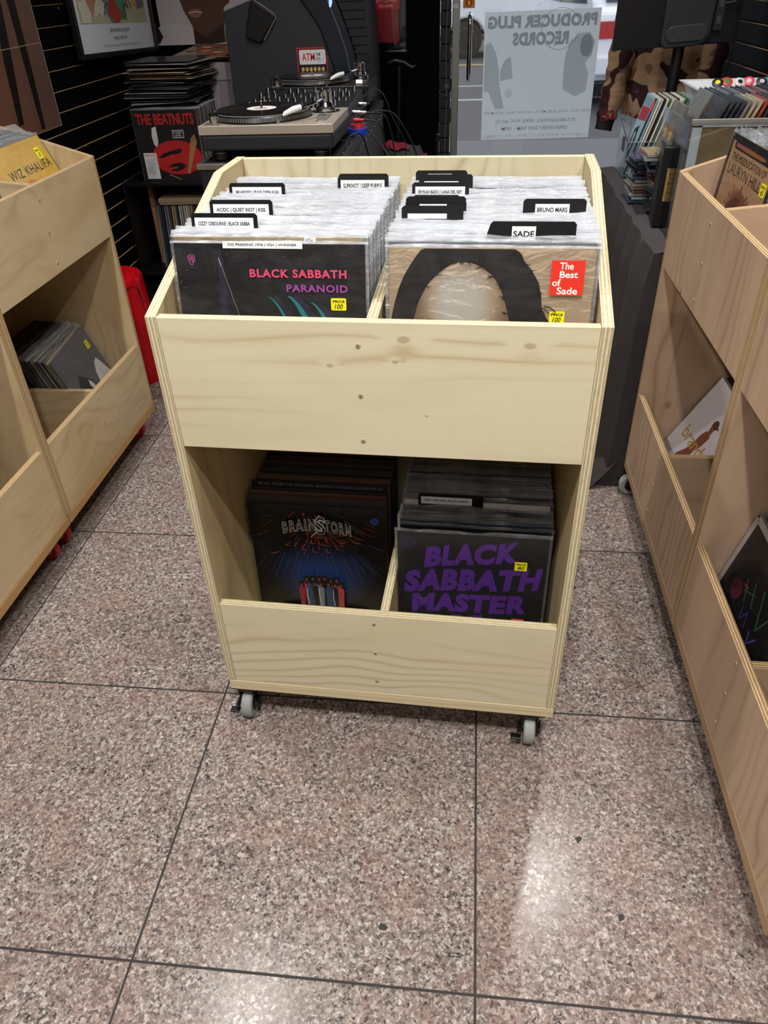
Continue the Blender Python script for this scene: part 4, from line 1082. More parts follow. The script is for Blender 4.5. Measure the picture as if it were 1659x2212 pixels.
def art13(a, root):
    a.text('THE BEATNUTS', 0.045, 0.045, 0.955, 0.20, 0, 0.035)
    a.rect(0.585, 0.275, 0.765, 0.385, 2); a.rect(0.595, 0.285, 0.755, 0.375, 4); a.text('STREET', 0.61, 0.295, 0.74, 0.325, 2, 0.01); a.text('LEVEL', 0.62, 0.335, 0.73, 0.365, 2, 0.01)
    a.poly([(0.27, 0.24), (0.34, 0.22), (0.34, 0.42), (0.31, 0.52), (0.26, 0.47), (0.25, 0.35)], 2)
    a.ell(0.60, 0.66, 0.40, 0.245, 0, 40); a.poly([(0.29, 0.66), (0.40, 0.595), (0.60, 0.545), (0.66, 0.525), (0.70, 0.56), (0.66, 0.60), (0.50, 0.62), (0.36, 0.665)], 4)
    a.poly([(0.42, 0.80), (0.52, 0.745), (0.66, 0.735), (0.72, 0.775), (0.66, 0.83), (0.56, 0.86), (0.42, 0.845), (0.56, 0.815), (0.60, 0.79)], 4)
    a.poly([(0.86, 0.40), (0.93, 0.33), (0.95, 0.45), (0.90, 0.56), (0.76, 0.90), (0.72, 0.89), (0.80, 0.62)], 3)
    a.rect(0.06, 0.59, 0.27, 0.965, 2); a.text('BEATNUTS', 0.08, 0.61, 0.24, 0.64, 0, 0.02)
    for k in range(11): a.line([(0.08, 0.68 + 0.02 * k), (0.23 - 0.02 * (k % 3), 0.68 + 0.02 * k)], 0.006, 1)
    a.line([(0.42, 0.90), (0.60, 0.975)], 0.014, 3)
beat = cover_record(Matrix.Translation((-0.955, 2.755, 0.6195)), '#131214', 'black record cover with red title and big red shape, front of the shelf row', art13, [solid('#c8252a'), solid('#8d8d93'), solid('#dcdadc'), solid('#a5794a'), solid('#141315')], film=True, milk=FILMS_DIM[0])
for k in range(20):
    record(Matrix.Translation((-0.953 + random.uniform(-0.004, 0.006), 2.775 + 0.0155 * k, 0.6195)) @ Matrix.Rotation(random.uniform(-0.01, 0.01), 4, 'Z'), DARK[k % 10], FILMS_DIM[k % 5], 'record standing behind the red-lettered cover on the black shelf', 'records behind the red-lettered cover')
rr = random.Random(8)
for k in range(22):
    z = 0.950 + 0.0084 * k
    m = Matrix.Translation((-0.965 + rr.uniform(-0.02, 0.02) + (0.02 if k > 12 else 0), 2.945 + rr.uniform(-0.025, 0.025), z)) @ Matrix.Rotation(rr.uniform(-0.22, 0.22), 4, 'Z') @ Matrix.Rotation(-PI / 2 + rr.uniform(-0.006, 0.006), 4, 'X') @ Matrix.Translation((0, 0, -RW / 2))
    record(m, ['#1c1c1f', '#8b8f98', '#4a4d55', '#3a3330', '#9c9a96', '#2b2e36', '#b8b2a6'][k % 7] if k not in (13, 14, 15, 16) else ['#c9b48f', '#7d4a38', '#d8d3c8', '#c9b48f'][k - 13], FILMS_DIM[k % 5], 'record lying flat in the tall pile on the black shelf', 'records lying flat on the shelf row')
for k in range(19):
    x = -1.115 + 0.0135 * k
    m = Matrix.Translation((x, 2.96, 0.1735)) @ Matrix.Rotation(PI / 2, 4, 'Z') @ Matrix.Rotation(0.05 - 0.002 * k, 4, 'X')
    record(m, ['#8b8f98', '#4a4d55', '#2f3e5a', '#8b8f98', '#9c9a96', '#4a4d55', '#c9b48f', '#c9b48f', '#2f3e5a', '#e9e6df', '#b8b2a6', '#d8d3c8', '#efece6', '#b8b2a6', '#c9b48f', '#6a4a3a', '#5b4638', '#9c9a96', '#4a4d55'][k], None, 'record standing edge out in the lower shelf below the cardboard box', 'records in the lower shelf')
cb = thing('cardboard_box', 'flat tan cardboard box lying on the records of the lower shelf', 'box', (-0.975, 2.93, 0.4925), 0.05)
mb = MB(); mb.box(-0.115, 0.115, -0.13, 0.13, 0, 0.036); mb.build('box_body', mat('tan_cardboard', '#a89178', 0.8), cb, bevel=0.008)
mb = MB(); mb.box(-0.115, 0.115, -0.134, -0.1302, 0.014, 0.034); mb.build('flap', mat('tan_cardboard', '#a89178', 0.8), cb, bevel=0.003)
gb = thing('storage_box', 'grey cardboard storage box with lid beside the cash machine', 'box', (-0.735, 3.22, 0.619))
mb = MB(); mb.box(-0.075, 0.075, -0.14, 0.16, 0, 0.40); mb.build('box_body', mat('grey_card', '#8b8488', 0.8), gb, bevel=0.003)
mb = MB(); mb.box(-0.08, 0.08, -0.145, 0.165, 0.40, 0.475); mb.build('lid', mat('grey_card_lid', '#9a9296', 0.8), gb, bevel=0.003)
for k in range(5):
    lab = 'record lying on the grey storage box under the red and tan cover' if k < 4 else 'red and tan record cover lying on top of the grey storage box'
    m = Matrix.Translation((-0.86 + 0.008 * k, 3.30 - 0.006 * k, 1.100 + 0.0085 * k)) @ Matrix.Rotation(0.10 - 0.05 * k, 4, 'Z') @ Matrix.Rotation(-PI / 2 + 0.10, 4, 'X') @ Matrix.Rotation(0.06, 4, 'Y') @ Matrix.Translation((0, 0, -RW / 2))
    if k < 4: record(m, ['#1c1c1f', '#d8d3c8', '#1c1c1f', '#7d4a38'][k], FILMS_DIM[k], lab, 'records on the grey storage box')
    else:
        def art14(a, root):
            r2 = random.Random(2)
            for q in range(26):
                x, y = r2.random(), r2.random()
                a.poly([(min(.99, max(.01, x + r2.uniform(0.05, 0.18) * math.cos(t))), min(.99, max(.01, y + r2.uniform(0.03, 0.1) * math.sin(t)))) for t in [p * 0.9 for p in range(7)]], 1 + q % 5)
        cover_record(m, '#b58a66', lab, art14, [solid(c) for c in ('#c79a6a', '#b23a34', '#5f4a44', '#d9b48a', '#8e6350', '#c9a68c')], film=True, milk=FILMS[2])

# red stool
st = thing('stool', 'round glossy red plastic stool standing behind the left crate', 'stool', (-0.965, 1.84, 0))
M_REDP = mat('red_plastic', '#d0091a', 0.28, var=0.02)
mb = MB()
prof = [(0.150, 0.0), (0.152, 0.008), (0.142, 0.20), (0.128, 0.42), (0.126, 0.442), (0.122, 0.449), (0.112, 0.451)]
for q in range(5): prof += [(0.100 - 0.02 * q, 0.451), (0.096 - 0.02 * q, 0.4485), (0.092 - 0.02 * q, 0.451)]
prof += [(0.0, 0.451)]
mb.lathe(prof, n=48, cap=False); mb.build('seat_body', M_REDP, st, smooth=35)
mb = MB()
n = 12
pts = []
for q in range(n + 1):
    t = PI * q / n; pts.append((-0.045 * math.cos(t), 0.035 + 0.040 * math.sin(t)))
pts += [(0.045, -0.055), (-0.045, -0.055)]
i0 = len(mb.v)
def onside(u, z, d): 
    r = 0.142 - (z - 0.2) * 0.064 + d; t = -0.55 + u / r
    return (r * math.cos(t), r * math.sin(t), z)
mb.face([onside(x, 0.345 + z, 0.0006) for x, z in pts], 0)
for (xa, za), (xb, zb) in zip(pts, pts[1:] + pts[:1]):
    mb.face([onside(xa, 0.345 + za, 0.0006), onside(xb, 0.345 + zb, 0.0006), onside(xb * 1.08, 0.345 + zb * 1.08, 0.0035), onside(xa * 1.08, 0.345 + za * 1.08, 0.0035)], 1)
mb.build('handle_recess', [mat('red_recess_shade', '#70060f', 0.5, var=0.0), M_REDP], st, recalc=False)  # flat patch on the side; the hollow's shade is put in as darker red

# ------------------------------------------------------------------ cash machine
atm = thing('cash_machine', 'large charcoal cash machine seen from its side behind the turntables', 'cash machine', (0, 0, 0))
M_CHAR = mat('charcoal_paint', '#2a2d34', 0.55, var=0.02); M_NAVY = mat('dark_bezel', '#1d222b', 0.35, var=0.02); M_RIB = mat('ribbed_black', '#16171b', 0.6)
mb = MB()
c1 = [(-0.30, 1.375), (-0.282, 1.34), (-0.240, 1.285), (-0.205, 1.232), (-0.180, 1.165), (-0.161, 1.102), (-0.135, 1.03), (-0.114, 0.976), (-0.10, 0.90), (-0.10, 0.0)]
mb.prism([(-0.660, 0.0), (-0.652, 1.307), (-0.508, 1.350), (-0.40, 1.375)] + c1, 'y', 2.95, 3.42); mb.build('side_cabinet', M_CHAR, atm, bevel=0.004)
c2 = [(-0.150, 1.42), (-0.122, 1.335), (-0.080, 1.23), (-0.048, 1.136), (-0.035, 1.05), (-0.030, 0.984), (-0.030, 0.0)]
mb = MB(); mb.prism([(x + 0.001, z) for x, z in c1[::-1]] + [(-0.30, 1.42)] + c2, 'y', 2.938, 3.435); mb.build('bezel', M_NAVY, atm, bevel=0.006)
mb = MB(); mb.tube([(x - 0.035, 2.936, z) for x, z in c2[1:6]], 0.0022, 6); mb.build('trim_line', mat('pale_trim', '#6b7687', 0.3), atm)
mb = MB(); mb.prism([(x + 0.002, z) for x, z in c2[::-1]] + [(-0.06, 1.42), (0.010, 1.331), (0.020, 1.18), (0.024, 0.98), (0.024, 0.0)], 'y', 2.965, 3.40)
mb.build('front_column', M_RIB, atm, bevel=0.004)
for q in range(22):
    z = 0.99 + 0.017 * q
    if q % 2 == 0:
        mb = MB(); mb.box(-0.030 - max(0, (z - 1.05)) * 0.28, 0.018 - max(0, (z - 1.05)) * 0.04, 2.960, 2.9652, z, z + 0.008); mb.build('rib', M_RIB, atm)
mb = MB(); mb.prism([(-0.522, 1.325), (-0.512, 1.345), (-0.500, 1.348), (-0.412, 1.292), (-0.405, 1.275), (-0.480, 1.186), (-0.495, 1.178), (-0.548, 1.20), (-0.556, 1.215)], 'y', 2.932, 2.9505); mb.build('grip_recess', mat('deep_black', '#050507', 0.5), atm, bevel=0.007)
mb = MB(); mb.tube([(-0.512, 2.934, 1.347), (-0.500, 2.931, 1.350), (-0.409, 2.931, 1.292), (-0.403, 2.933, 1.276), (-0.47, 2.936, 1.19)], 0.0022, 6); mb.build('grip_edge', mat('pale_edge', '#8f8a80', 0.5), atm)
mb = MB(); mb.prism([(-0.150, 1.31), (-0.142, 1.31), (-0.135, 1.33), (-0.14, 1.345), (-0.150, 1.345)], 'y', 2.930, 2.939); mb.build('status_light', mat('status_light', '#a9c8ea', 0.3, estr=0.8, var=0), atm)
mb = MB(); mb.box(-0.322, -0.178, 2.9488, 2.95, 0.985, 1.155); sk = mb.build('info_sticker', solid('#1d1f24'), atm)
a = Art(0.144, 0.170, -0.322, 1.155, 2.9488)
a.line([(0.01, 0.99), (0.01, 0.01), (0.93, 0.01)], 0.03, 0); a.line([(0.985, 0.2), (0.985, 0.99)], 0.025, 0)
a.poly([(0.07, 0.09), (0.09, 0.05), (0.93, 0.05), (0.95, 0.09), (0.95, 0.36), (0.93, 0.40), (0.09, 0.40), (0.07, 0.36)], 1)
a.text('ATM', 0.16, 0.13, 0.59, 0.31, 0, 0.02); a.text('24', 0.63, 0.12, 0.78, 0.21, 2, 0.015); a.text('HRS', 0.63, 0.235, 0.78, 0.30, 2, 0.01); a.ring(0.76, 0.225, 0.115, 0.115, 0.012, 3, a0=-2.4, a1=1.2)
for q in range(6):
    a.ell(0.17 + 0.135 * q, 0.515, 0.055, 0.055, 4); a.text('$', 0.15 + 0.135 * q, 0.485, 0.19 + 0.135 * q, 0.545, 1, 0.0)
a.poly([(0.05, 0.60), (0.14, 0.57), (0.95, 0.995), (0.05, 0.995)], 5)
rr = random.Random(3)
for q in range(24):
    x = rr.uniform(0.08, 0.6); y = rr.uniform(0.62 + x * 0.45, 0.98); a.line([(x, y), (x + rr.uniform(-0.06, 0.06), min(0.99, y + 0.03))], 0.014, 6)
for x, y, r in ((0.22, 0.82, 0.055), (0.53, 0.875, 0.08)): a.ell(x, y, r, r, 0); a.ell(x, y, r * 0.72, r * 0.72, 1); a.poly([(x - r * 0.5, y + r * 0.8), (x + r * 0.5, y + r * 0.8), (x, y + r * 1.6)], 0)
a.text('ATM', 0.485, 0.855, 0.575, 0.895, 0, 0.02); a.ell(0.29, 0.73, 0.025, 0.03, 1); a.ell(0.36, 0.80, 0.025, 0.03, 4)
a.build('sticker_print', [M_RED, solid('#e9e9ec'), M_INK, solid('#9a9ca2'), solid('#c49a3e'), solid('#9fb9b6'), solid('#6d918c')], sk, recalc=False)

# ------------------------------------------------------------------ red alarm cover, cane, bag on the black wall
al = thing('alarm_cover', 'red alarm box under a clear plastic cover on the black wall', 'alarm', (0.055, FY - 0.001, 1.07))
mb = MB(); mb.box(-0.092, 0.100, -0.065, 0.0, 0.005, 0.36); mb.build('clear_cover', M_ACRYLIC, al, bevel=0.01)
mb = MB(); mb.box(-0.07, 0.055, -0.045, -0.004, 0.05, 0.33); mb.build('alarm_body', mat('alarm_red', '#8e1522', 0.4), al, bevel=0.006)
mb = MB(); mb.box(-0.085, 0.060, -0.0475, -0.0455, 0.20, 0.26); bn = mb.build('banner', mat('alarm_banner', '#c0142a', 0.4), al)
a = Art(0.145, 0.06, -0.085, 0.26, -0.0475); a.text('LIFT COVER', 0.1, 0.2, 0.9, 0.45, 0, 0.01); a.text('PULL ALARM', 0.25, 0.6, 0.75, 0.82, 0, 0.01); a.build('lettering', solid('#e8b8b8'), bn, recalc=False)
mb = MB(); mb.tube([(-0.092, -0.03, 0.24), (-0.100, -0.03, 0.18), (-0.105, -0.02, 0.05), (-0.100, -0.02, -0.06), (-0.108, -0.02, -0.20)], 0.003, 6); mb.build('wire', mat('white_wire', '#b9b6b0', 0.5), al)
mb = MB(); mb.tube([(0.07, 3.45, 0.02), (0.10, 3.50, 0.6), (0.115, 3.53, 1.02)], 0.010, 10); ca = thing('walking_cane', 'black walking cane with curved handle leaning against the black wall', 'cane')
mb.build('shaft', M_BLACK, ca, smooth=50)
mb = MB(); mb.tube([(0.055, 3.53, 1.035), (0.09, 3.53, 1.045), (0.14, 3.53, 1.035), (0.185, 3.53, 1.01), (0.20, 3.53, 1.02)], [0.008, 0.011, 0.012, 0.011, 0.006], 10); mb.build('handle', mat('dark_handle', '#22252c', 0.25), ca, smooth=50)
bg = thing('bag', 'dark grey bag with a red top flap standing under the alarm cover', 'bag', (0.16, 3.05, 0))
def bagf(u, v):
    t = 2 * PI * u; k = math.sin(PI * min(1, 0.06 + 0.9 * v)) ** 0.25
    return (0.155 * k * math.copysign(abs(math.cos(t)) ** 0.5, math.cos(t)), 0.09 * k * math.copysign(abs(math.sin(t)) ** 0.5, math.sin(t)), 0.70 * v + 0.012 * math.sin(5 * t) * v)
mb = MB(); mb.grid(bagf, 32, 10); mb.face([bagf(q / 32, 1.0) for q in range(32)]); mb.face([bagf(q / 32, 0.0) for q in range(32)]); mb.build('bag_body', mat('grey_canvas', '#3c4045', 0.8), bg, smooth=60)
mb = MB(); mb.grid(lambda u, v: ((u - 0.5) * 0.19 - 0.05, -0.06 + 0.12 * v, 0.705 + 0.03 * math.sin(PI * u) * math.sin(PI * v) + 0.006 * math.sin(17 * u)), 12, 6); mb.build('flap', mat('crimson_canvas', '#8f1f33', 0.7), bg, smooth=60)
mb = MB(); mb.box(-0.03, -0.008, -0.094, -0.088, 0.25, 0.68); mb.build('strap', M_SOFTBLACK, bg, bevel=0.002)
mb = MB(); mb.box(0.11, 0.135, -0.093, -0.086, 0.30, 0.69); mb.build('strap', mat('crimson_canvas', '#8f1f33', 0.7), bg, bevel=0.002)
um = thing('closed_umbrella', 'closed black umbrella standing beside the grey bag', 'umbrella', (0.345, 2.98, 0))
mb = MB(); mb.lathe([(0.003, 0.0), (0.014, 0.06), (0.022, 0.3), (0.016, 0.58), (0.009, 0.60)], n=14); mb.build('canopy', M_SOFTBLACK, um, smooth=40)
mb = MB(); mb.lathe([(0.007, 0.60), (0.007, 0.74), (0.013, 0.745), (0.013, 0.77), (0.004, 0.776)], n=12); mb.build('handle', M_BLACK, um, smooth=40)
# ------------------------------------------------------------------ turntables, mixer, flight case
CTOP = 0.940
fc = thing('flight_case', 'black flight case with aluminium edges holding the turntables', 'case', (-0.15, 1.465, 0))
M_ALU = mat('aluminium_edge', '#a7a6a4', 0.3, 0.9)
mb = MB(); mb.box(-0.225, 0.235, 0.004, 1.42, 0.70, CTOP - 0.004); mb.build('case_body', mat('case_laminate', '#17171a', 0.45), fc)
mb = MB(); mb.box(-0.235, 0.240, -0.004, 0.018, CTOP - 0.018, CTOP); mb.build('edge_rail', M_ALU, fc, bevel=0.002)
mb = MB(); mb.box(0.205, 0.240, 0.018, 1.42, CTOP - 0.030, CTOP); mb.box(0.215, 0.222, 0.018, 1.42, CTOP, CTOP + 0.004); mb.build('edge_rail', mat('dark_alu', '#4c4a4a', 0.35, 0.7), fc, bevel=0.002)
mb = MB(); mb.box(-0.235, -0.215, 0.018, 1.42, CTOP - 0.018, CTOP); mb.build('edge_rail', M_ALU, fc, bevel=0.002)
for q in range(14):
    mb = MB(); mb.lathe([(0.0, 0.003), (0.003, 0.002), (0.005, 0.0)], (0.228, 0.05 + 0.1 * q, CTOP), 10); mb.build('rivet', M_CHROME, fc, smooth=60)
    mb = MB(); mb.lathe([(0.0, 0.003), (0.003, 0.002), (0.005, 0.0)], (0.2352, 0.05 + 0.1 * q, CTOP - 0.06), 10, 0, 'x'); mb.build('rivet', M_CHROME, fc, smooth=60)
mb = MB(); mb.box(0.2352, 0.2385, 0.10, 0.17, CTOP - 0.085, CTOP - 0.02)
for y in (0.115, 0.155):
    for z in (-0.072, -0.052, -0.033): mb.lathe([(0.0, 0.0045), (0.004, 0.004), (0.0055, 0.0)], (0.2385, y, CTOP + z), 10, 0, 'x')
mb.build('hinge_plate', mat('worn_brass_steel', '#a39684', 0.3, 0.9), fc, smooth=40)
for x in (-0.20, 0.20):
    for y in (0.06, 1.36):
        mb = MB(); mb.box(x - 0.015, x + 0.015, y - 0.015, y + 0.015, 0, 0.70); mb.build('leg', M_BLACK, fc)

def turntable(label, y, silver):
    t = thing('turntable', label, 'turntable', (-0.150, y, CTOP))
    mb = MB(); mb.box(-0.222, 0.222, 0.0, 0.353, 0.078, 0.105); mb.build('top_plate', silver, t, bevel=0.002)
    mb = MB()
    n0 = len(mb.v); mb.box(-0.219, 0.219, 0.003, 0.350, 0.030, 0.0775); mb.build('base', mat('rubber_base', '#16171d', 0.6), t, bevel=0.008)
    for x in (-0.170, 0.170):
        for yy in (0.05, 0.30):
            mb = MB(); mb.lathe([(0.030, 0.0005), (0.031, 0.018), (0.0285, 0.020), (0.0285, 0.024), (0.026, 0.030), (0.022, 0.0305)], (x, yy, 0), 24); ft = mb.build('foot', M_BLACK, t, smooth=40)
            mb = MB(); mb.lathe([(0.0292, 0.019), (0.0292, 0.0212)], (x, yy, 0), 24, cap=False); mb.build('foot_ring', M_STEEL, ft)
    px, py = -0.048, 0.178
    mb = MB(); mb.lathe([(0.167, 0.106), (0.170, 0.110), (0.164, 0.122), (0.160, 0.1245), (0.0, 0.1245)], (px, py, 0), 72, cap=False); pl = mb.build('platter', mat('platter_dark_metal', '#3a3a3c', 0.3, 0.8), t, smooth=30)
    mb = MB()
    for row, (r, z) in enumerate(((0.1694, 0.1118), (0.1677, 0.1153), (0.1660, 0.1188))):
        for q in range(120):
            a0 = 2 * PI * (q + 0.15) / 120; a1 = a0 + 2 * PI * 0.6 / 120
            mb.face([(px + (r + 0.0006) * math.cos(a), py + (r + 0.0006) * math.sin(a), zz) for a, zz in ((a0, z), (a1, z), (a1, z + 0.0026), (a0, z + 0.0026))])
    mb.build('strobe_dots', mat('strobe_grey', '#9b9a94', 0.4, 0.5), pl, recalc=False)
    mb = MB(); mb.lathe([(0.160, 0.1255), (0.160, 0.1275), (0.157, 0.1277)], (px, py, 0), 64, cap=False); mb.build('platter_rim', mat('pale_rim', '#b9bcc0', 0.3, 0.6), pl)
    g = NT('black_vinyl'); o_ = g.obj(); s_ = g.xyz(o_)
    dx = g.math('SUBTRACT', s_[0], px); dy = g.math('SUBTRACT', s_[1], py); rad = g.math('SQRT', g.math('ADD', g.math('MULTIPLY', dx, dx), g.math('MULTIPLY', dy, dy)))
    grv = g.math('SINE', g.math('MULTIPLY', rad, 2600.0))
    M_VIN = g.done(g.bsdf(rgb('#0b0b0c'), 0.22, spec=0.6, normal=g.bump(grv, 0.25, 0.0006)))
    mb = MB(); mb.lathe([(0.1515, 0.1285), (0.1515, 0.1310), (0.050, 0.1310)], (px, py, 0), 64, cap=False); mb.build('record', M_VIN, pl)
    mb = MB(); mb.lathe([(0.050, 0.1311), (0.004, 0.1311)], (px, py, 0), 40, cap=False)
    lb = mb.build('record_label', mat('white_label', '#e3ddd6', 0.6), pl)
    mb = MB(); mb.lathe([(0.0035, 0.124), (0.0035, 0.143), (0.002, 0.146), (0.0, 0.146)], (px, py, 0), 14, cap=False); mb.build('spindle', M_CHROME, pl, smooth=40)
    a = MB()
    for q in range(5): a.box(px - 0.03 + 0.004 * q, px + 0.012 + 0.004 * q, py + 0.012 - 0.011 * q, py + 0.015 - 0.011 * q, 0.13115, 0.13135)
    a.build('label_print', solid('#6a6460'), lb)
    mb = MB(); mb.box(-0.206, -0.155, 0.012, 0.052, 0.1052, 0.1075); mb.build('start_button', mat('button_steel', '#8d8378', 0.35, 0.7), t, bevel=0.001)
    mb = MB(); mb.lathe([(0.0165, 0.1052), (0.0165, 0.126), (0.0150, 0.127)], (-0.182, 0.062, 0), 24); mb.lathe([(0.0155, 0.127), (0.0155, 0.135), (0.0, 0.1352)], (-0.182, 0.062, 0), 24, 1)
    mb.build('power_knob', [M_CHROME, M_BLACK], t, smooth=35)
    mb = MB(); mb.lathe([(0.0055, 0.1052), (0.0055, 0.120), (0.004, 0.1215), (0.0, 0.1215)], (0.040, 0.022, 0), 16, cap=False); mb.build('target_light', M_CHROME, t, smooth=35)
    mb = MB(); mb.lathe([(0.05, 0.1052), (0.05, 0.1064)], (0.155, 0.272, 0), 36); mb.build('arm_base_ring', M_BLACK, t)
    mb = MB()
    mb.lathe([(0.036, 0.1066), (0.036, 0.116), (0.028, 0.121), (0.024, 0.134), (0.0, 0.136)], (0.155, 0.272, 0), 28)
    mb.lathe([(0.018, 0.136), (0.018, 0.165), (0.013, 0.170), (0.0, 0.170)], (0.155, 0.272, 0), 20)
    mb.box(0.128, 0.137, 0.262, 0.282, 0.13, 0.168); mb.box(0.172, 0.181, 0.262, 0.282, 0.13, 0.168)
    ab = mb.build('tonearm_pivot', M_CHROME, t, smooth=35)
    mb = MB(); pts = [(0.155, 0.335, 0.150), (0.155, 0.272, 0.150), (0.153, 0.20, 0.149), (0.146, 0.15, 0.148), (0.128, 0.105, 0.146), (0.108, 0.082, 0.144)]
    mb.tube(pts, 0.005, 10); mb.lathe([(0.013, -0.014), (0.015, -0.012), (0.015, 0.012), (0.013, 0.014)], (0.155, 0.325, 0.150), 20, 0, 'y')
    arm = mb.build('tonearm', M_CHROME, t, smooth=40)
    mb = MB(); mb.tube([(0.112, 0.086, 0.1445), (0.105, 0.079, 0.143)], 0.0075, 12); mb.build('arm_collar', M_BLACK, arm, smooth=40)
    mb = MB(); mb.tube([(0.106, 0.080, 0.1435), (0.085, 0.060, 0.140), (0.062, 0.042, 0.131), (0.055, 0.038, 0.126)], [0.0085, 0.009, 0.007, 0.003], 12); mb.build('headshell', mat('white_cartridge', '#f2f2f0', 0.35, var=0.01), arm, smooth=40)
    mb = MB(); mb.box(0.158, 0.190, 0.05, 0.20, 0.1052, 0.1062); pf = mb.build('pitch_slot', mat('slot_grey', '#7c7268', 0.4, 0.5), t)
    mb = MB(); mb.prism([(0.070, 0.1064), (0.098, 0.1064), (0.094, 0.120), (0.086, 0.116), (0.074, 0.120)], 'x', 0.160, 0.188); mb.build('pitch_fader', M_CHROME, pf, bevel=0.001)
    mb = MB(); mb.lathe([(0.006, 0.1052), (0.006, 0.110), (0.0, 0.1115)], (-0.155, 0.31, 0), 16); mb.build('blue_light', mat('blue_led', '#2a5cff', 0.3, estr=1.5, var=0), t, smooth=40)
    return t
turntable('silver turntable with white cartridge nearest the plywood crate', 1.500, mat('brushed_top_plate', '#b3a89b', 0.38, 0.35, var=0.02))
turntable('dark turntable beyond the mixer beside the cash machine', 2.465, mat('dark_top_plate', '#3a3634', 0.30, 0.6, var=0.02))

mx = thing('dj_mixer', 'black mixer covered in knobs between the two turntables', 'mixer', (-0.155, 1.885, CTOP))
mb = MB(); mb.prism([(0.0, 0.0), (0.0, 0.080), (0.56, 0.100), (0.56, 0.0)], 'x', -0.205, 0.205); mb.build('mixer_body', mat('mixer_black', '#1a1a1d', 0.4), mx, bevel=0.004)
mb = MB(); mb.box(0.195, 0.206, 0.02, 0.54, 0.005, 0.070); mb.build('rear_panel', mat('mixer_rear', '#202024', 0.5), mx)
rr = random.Random(6); cols = [-0.180, -0.150, -0.120, -0.085, -0.05, -0.02, 0.02, 0.05, 0.085, 0.12, 0.15, 0.18]
for cx in cols:
    for cy in (0.05, 0.14, 0.24, 0.34, 0.45):
        if rr.random() < 0.12: continue
        z = 0.080 + 0.0357 * cy + 0.0005; hgt = rr.choice([0.014, 0.018, 0.022])
        x = cx + rr.uniform(-0.004, 0.004); y = cy + rr.uniform(-0.012, 0.012); r = rr.choice([0.006, 0.0075])
        mb = MB(); mb.lathe([(r * 1.25, z), (r * 1.15, z + 0.003), (r, z + 0.004), (r * 0.9, z + hgt), (0.0, z + hgt + 0.0005)], (x, y, 0), 12, cap=False)
        mb.box(x + r * 0.35, x + r * 0.75, y - r * 1.02, y - r * 0.85, z + 0.004, z + hgt + 0.0012, 1)
        mb.build('knob', [M_BLACK, solid('#cfcfcb')], mx, smooth=40)
for k, (x, y, c) in enumerate(((-0.1, 0.09, '#3b45d8'), (0.035, 0.09, '#4a3bd0'), (-0.06, 0.19, '#b98a3a'), (-0.16, 0.29, '#caa050'), (0.10, 0.2, '#5a48d8'))):
    mb = MB(); z = 0.0805 + 0.0357 * y; mb.box(x - 0.012, x + 0.012, y - 0.004, y + 0.004, z, z + 0.002); mb.build('lit_button', mat('lit' + c[1:], c, 0.4, estr=0.8, var=0), mx)
def cable(label, pts, r=0.0032, color='#101012'):
    P_ = [Vector(p) for p in pts]; out = []
    for i in range(len(P_) - 1):
        p0, p1, p2, p3 = P_[max(0, i - 1)], P_[i], P_[i + 1], P_[min(len(P_) - 1, i + 2)]
        for q in range(6):
            t = q / 6; out.append(0.5 * ((2 * p1) + (p2 - p0) * t + (2 * p0 - 5 * p1 + 4 * p2 - p3) * t * t + (3 * p1 - p0 - 3 * p2 + p3) * t ** 3))
    out.append(P_[-1]); mb = MB(); mb.tube(out, r, 8)
    return tag(mb.build('audio_cable', mat('cable' + color[1:], color, 0.45), smooth=60), label, 'cable', 'audio cables')
cable('black cable looping from the near turntable over the case edge', [(0.07, 1.80, 0.955), (0.115, 1.82, 0.965), (0.135, 1.85, 0.90), (0.15, 1.92, 0.78), (0.20, 1.98, 0.76), (0.19, 2.05, 0.85), (0.06, 2.08, 0.99)])
cable('black cable hanging from the silver plug down to the floor', [(0.115, 2.10, 0.992), (0.18, 2.12, 0.97), (0.21, 2.14, 0.80), (0.20, 2.15, 0.45), (0.19, 2.15, 0.01)])
cable('black cable hanging from the red plug down behind the case', [(0.115, 2.05, 0.975), (0.17, 2.06, 0.94), (0.18, 2.07, 0.72), (0.17, 2.08, 0.4), (0.165, 2.08, 0.01)])
cable('thin black cable arching above the silver plug', [(0.06, 2.30, 1.012), (0.10, 2.32, 1.045), (0.15, 2.31, 1.03), (0.19, 2.30, 0.94), (0.24, 2.30, 0.84), (0.22, 2.30, 0.70)], 0.002)
cable('black cable drooping in a wide curve right of the case', [(0.12, 2.20, 0.985), (0.20, 2.22, 0.97), (0.27, 2.25, 0.86), (0.29, 2.27, 0.78), (0.26, 2.27, 0.75)])
cable('short black cable standing up in an arch behind the mixer', [(-0.335, 2.42, 1.03), (-0.335, 2.42, 1.075), (-0.315, 2.42, 1.092), (-0.295, 2.42, 1.075), (-0.295, 2.42, 1.035)], 0.0028)
def plug(label, p0, p1, r, m):
    o = thing('audio_plug', label, 'plug', p0); mb = MB(); d = Vector(p1) - Vector(p0)
    mb.tube([(0, 0, 0), d * 0.55, d * 0.56, d], [r, r, r * 0.8, r * 0.75], 14); mb.build('barrel', m, o, smooth=40)
    mb = MB(); mb.tube([d, d * 1.4], [r * 0.6, r * 0.4], 10); mb.build('strain_relief', M_BLACK, o, smooth=40)
plug('silver audio plug at the side of the mixer', (0.052, 2.10, 0.995), (0.105, 2.10, 0.993), 0.0095, M_CHROME)
plug('second silver audio plug further back on the mixer', (0.052, 2.28, 1.000), (0.085, 2.28, 1.000), 0.0095, M_CHROME)
plug('red audio plug below the silver plug on the mixer', (0.062, 2.05, 0.976), (0.100, 2.05, 0.975), 0.007, mat('red_plug', '#c8202c', 0.4))
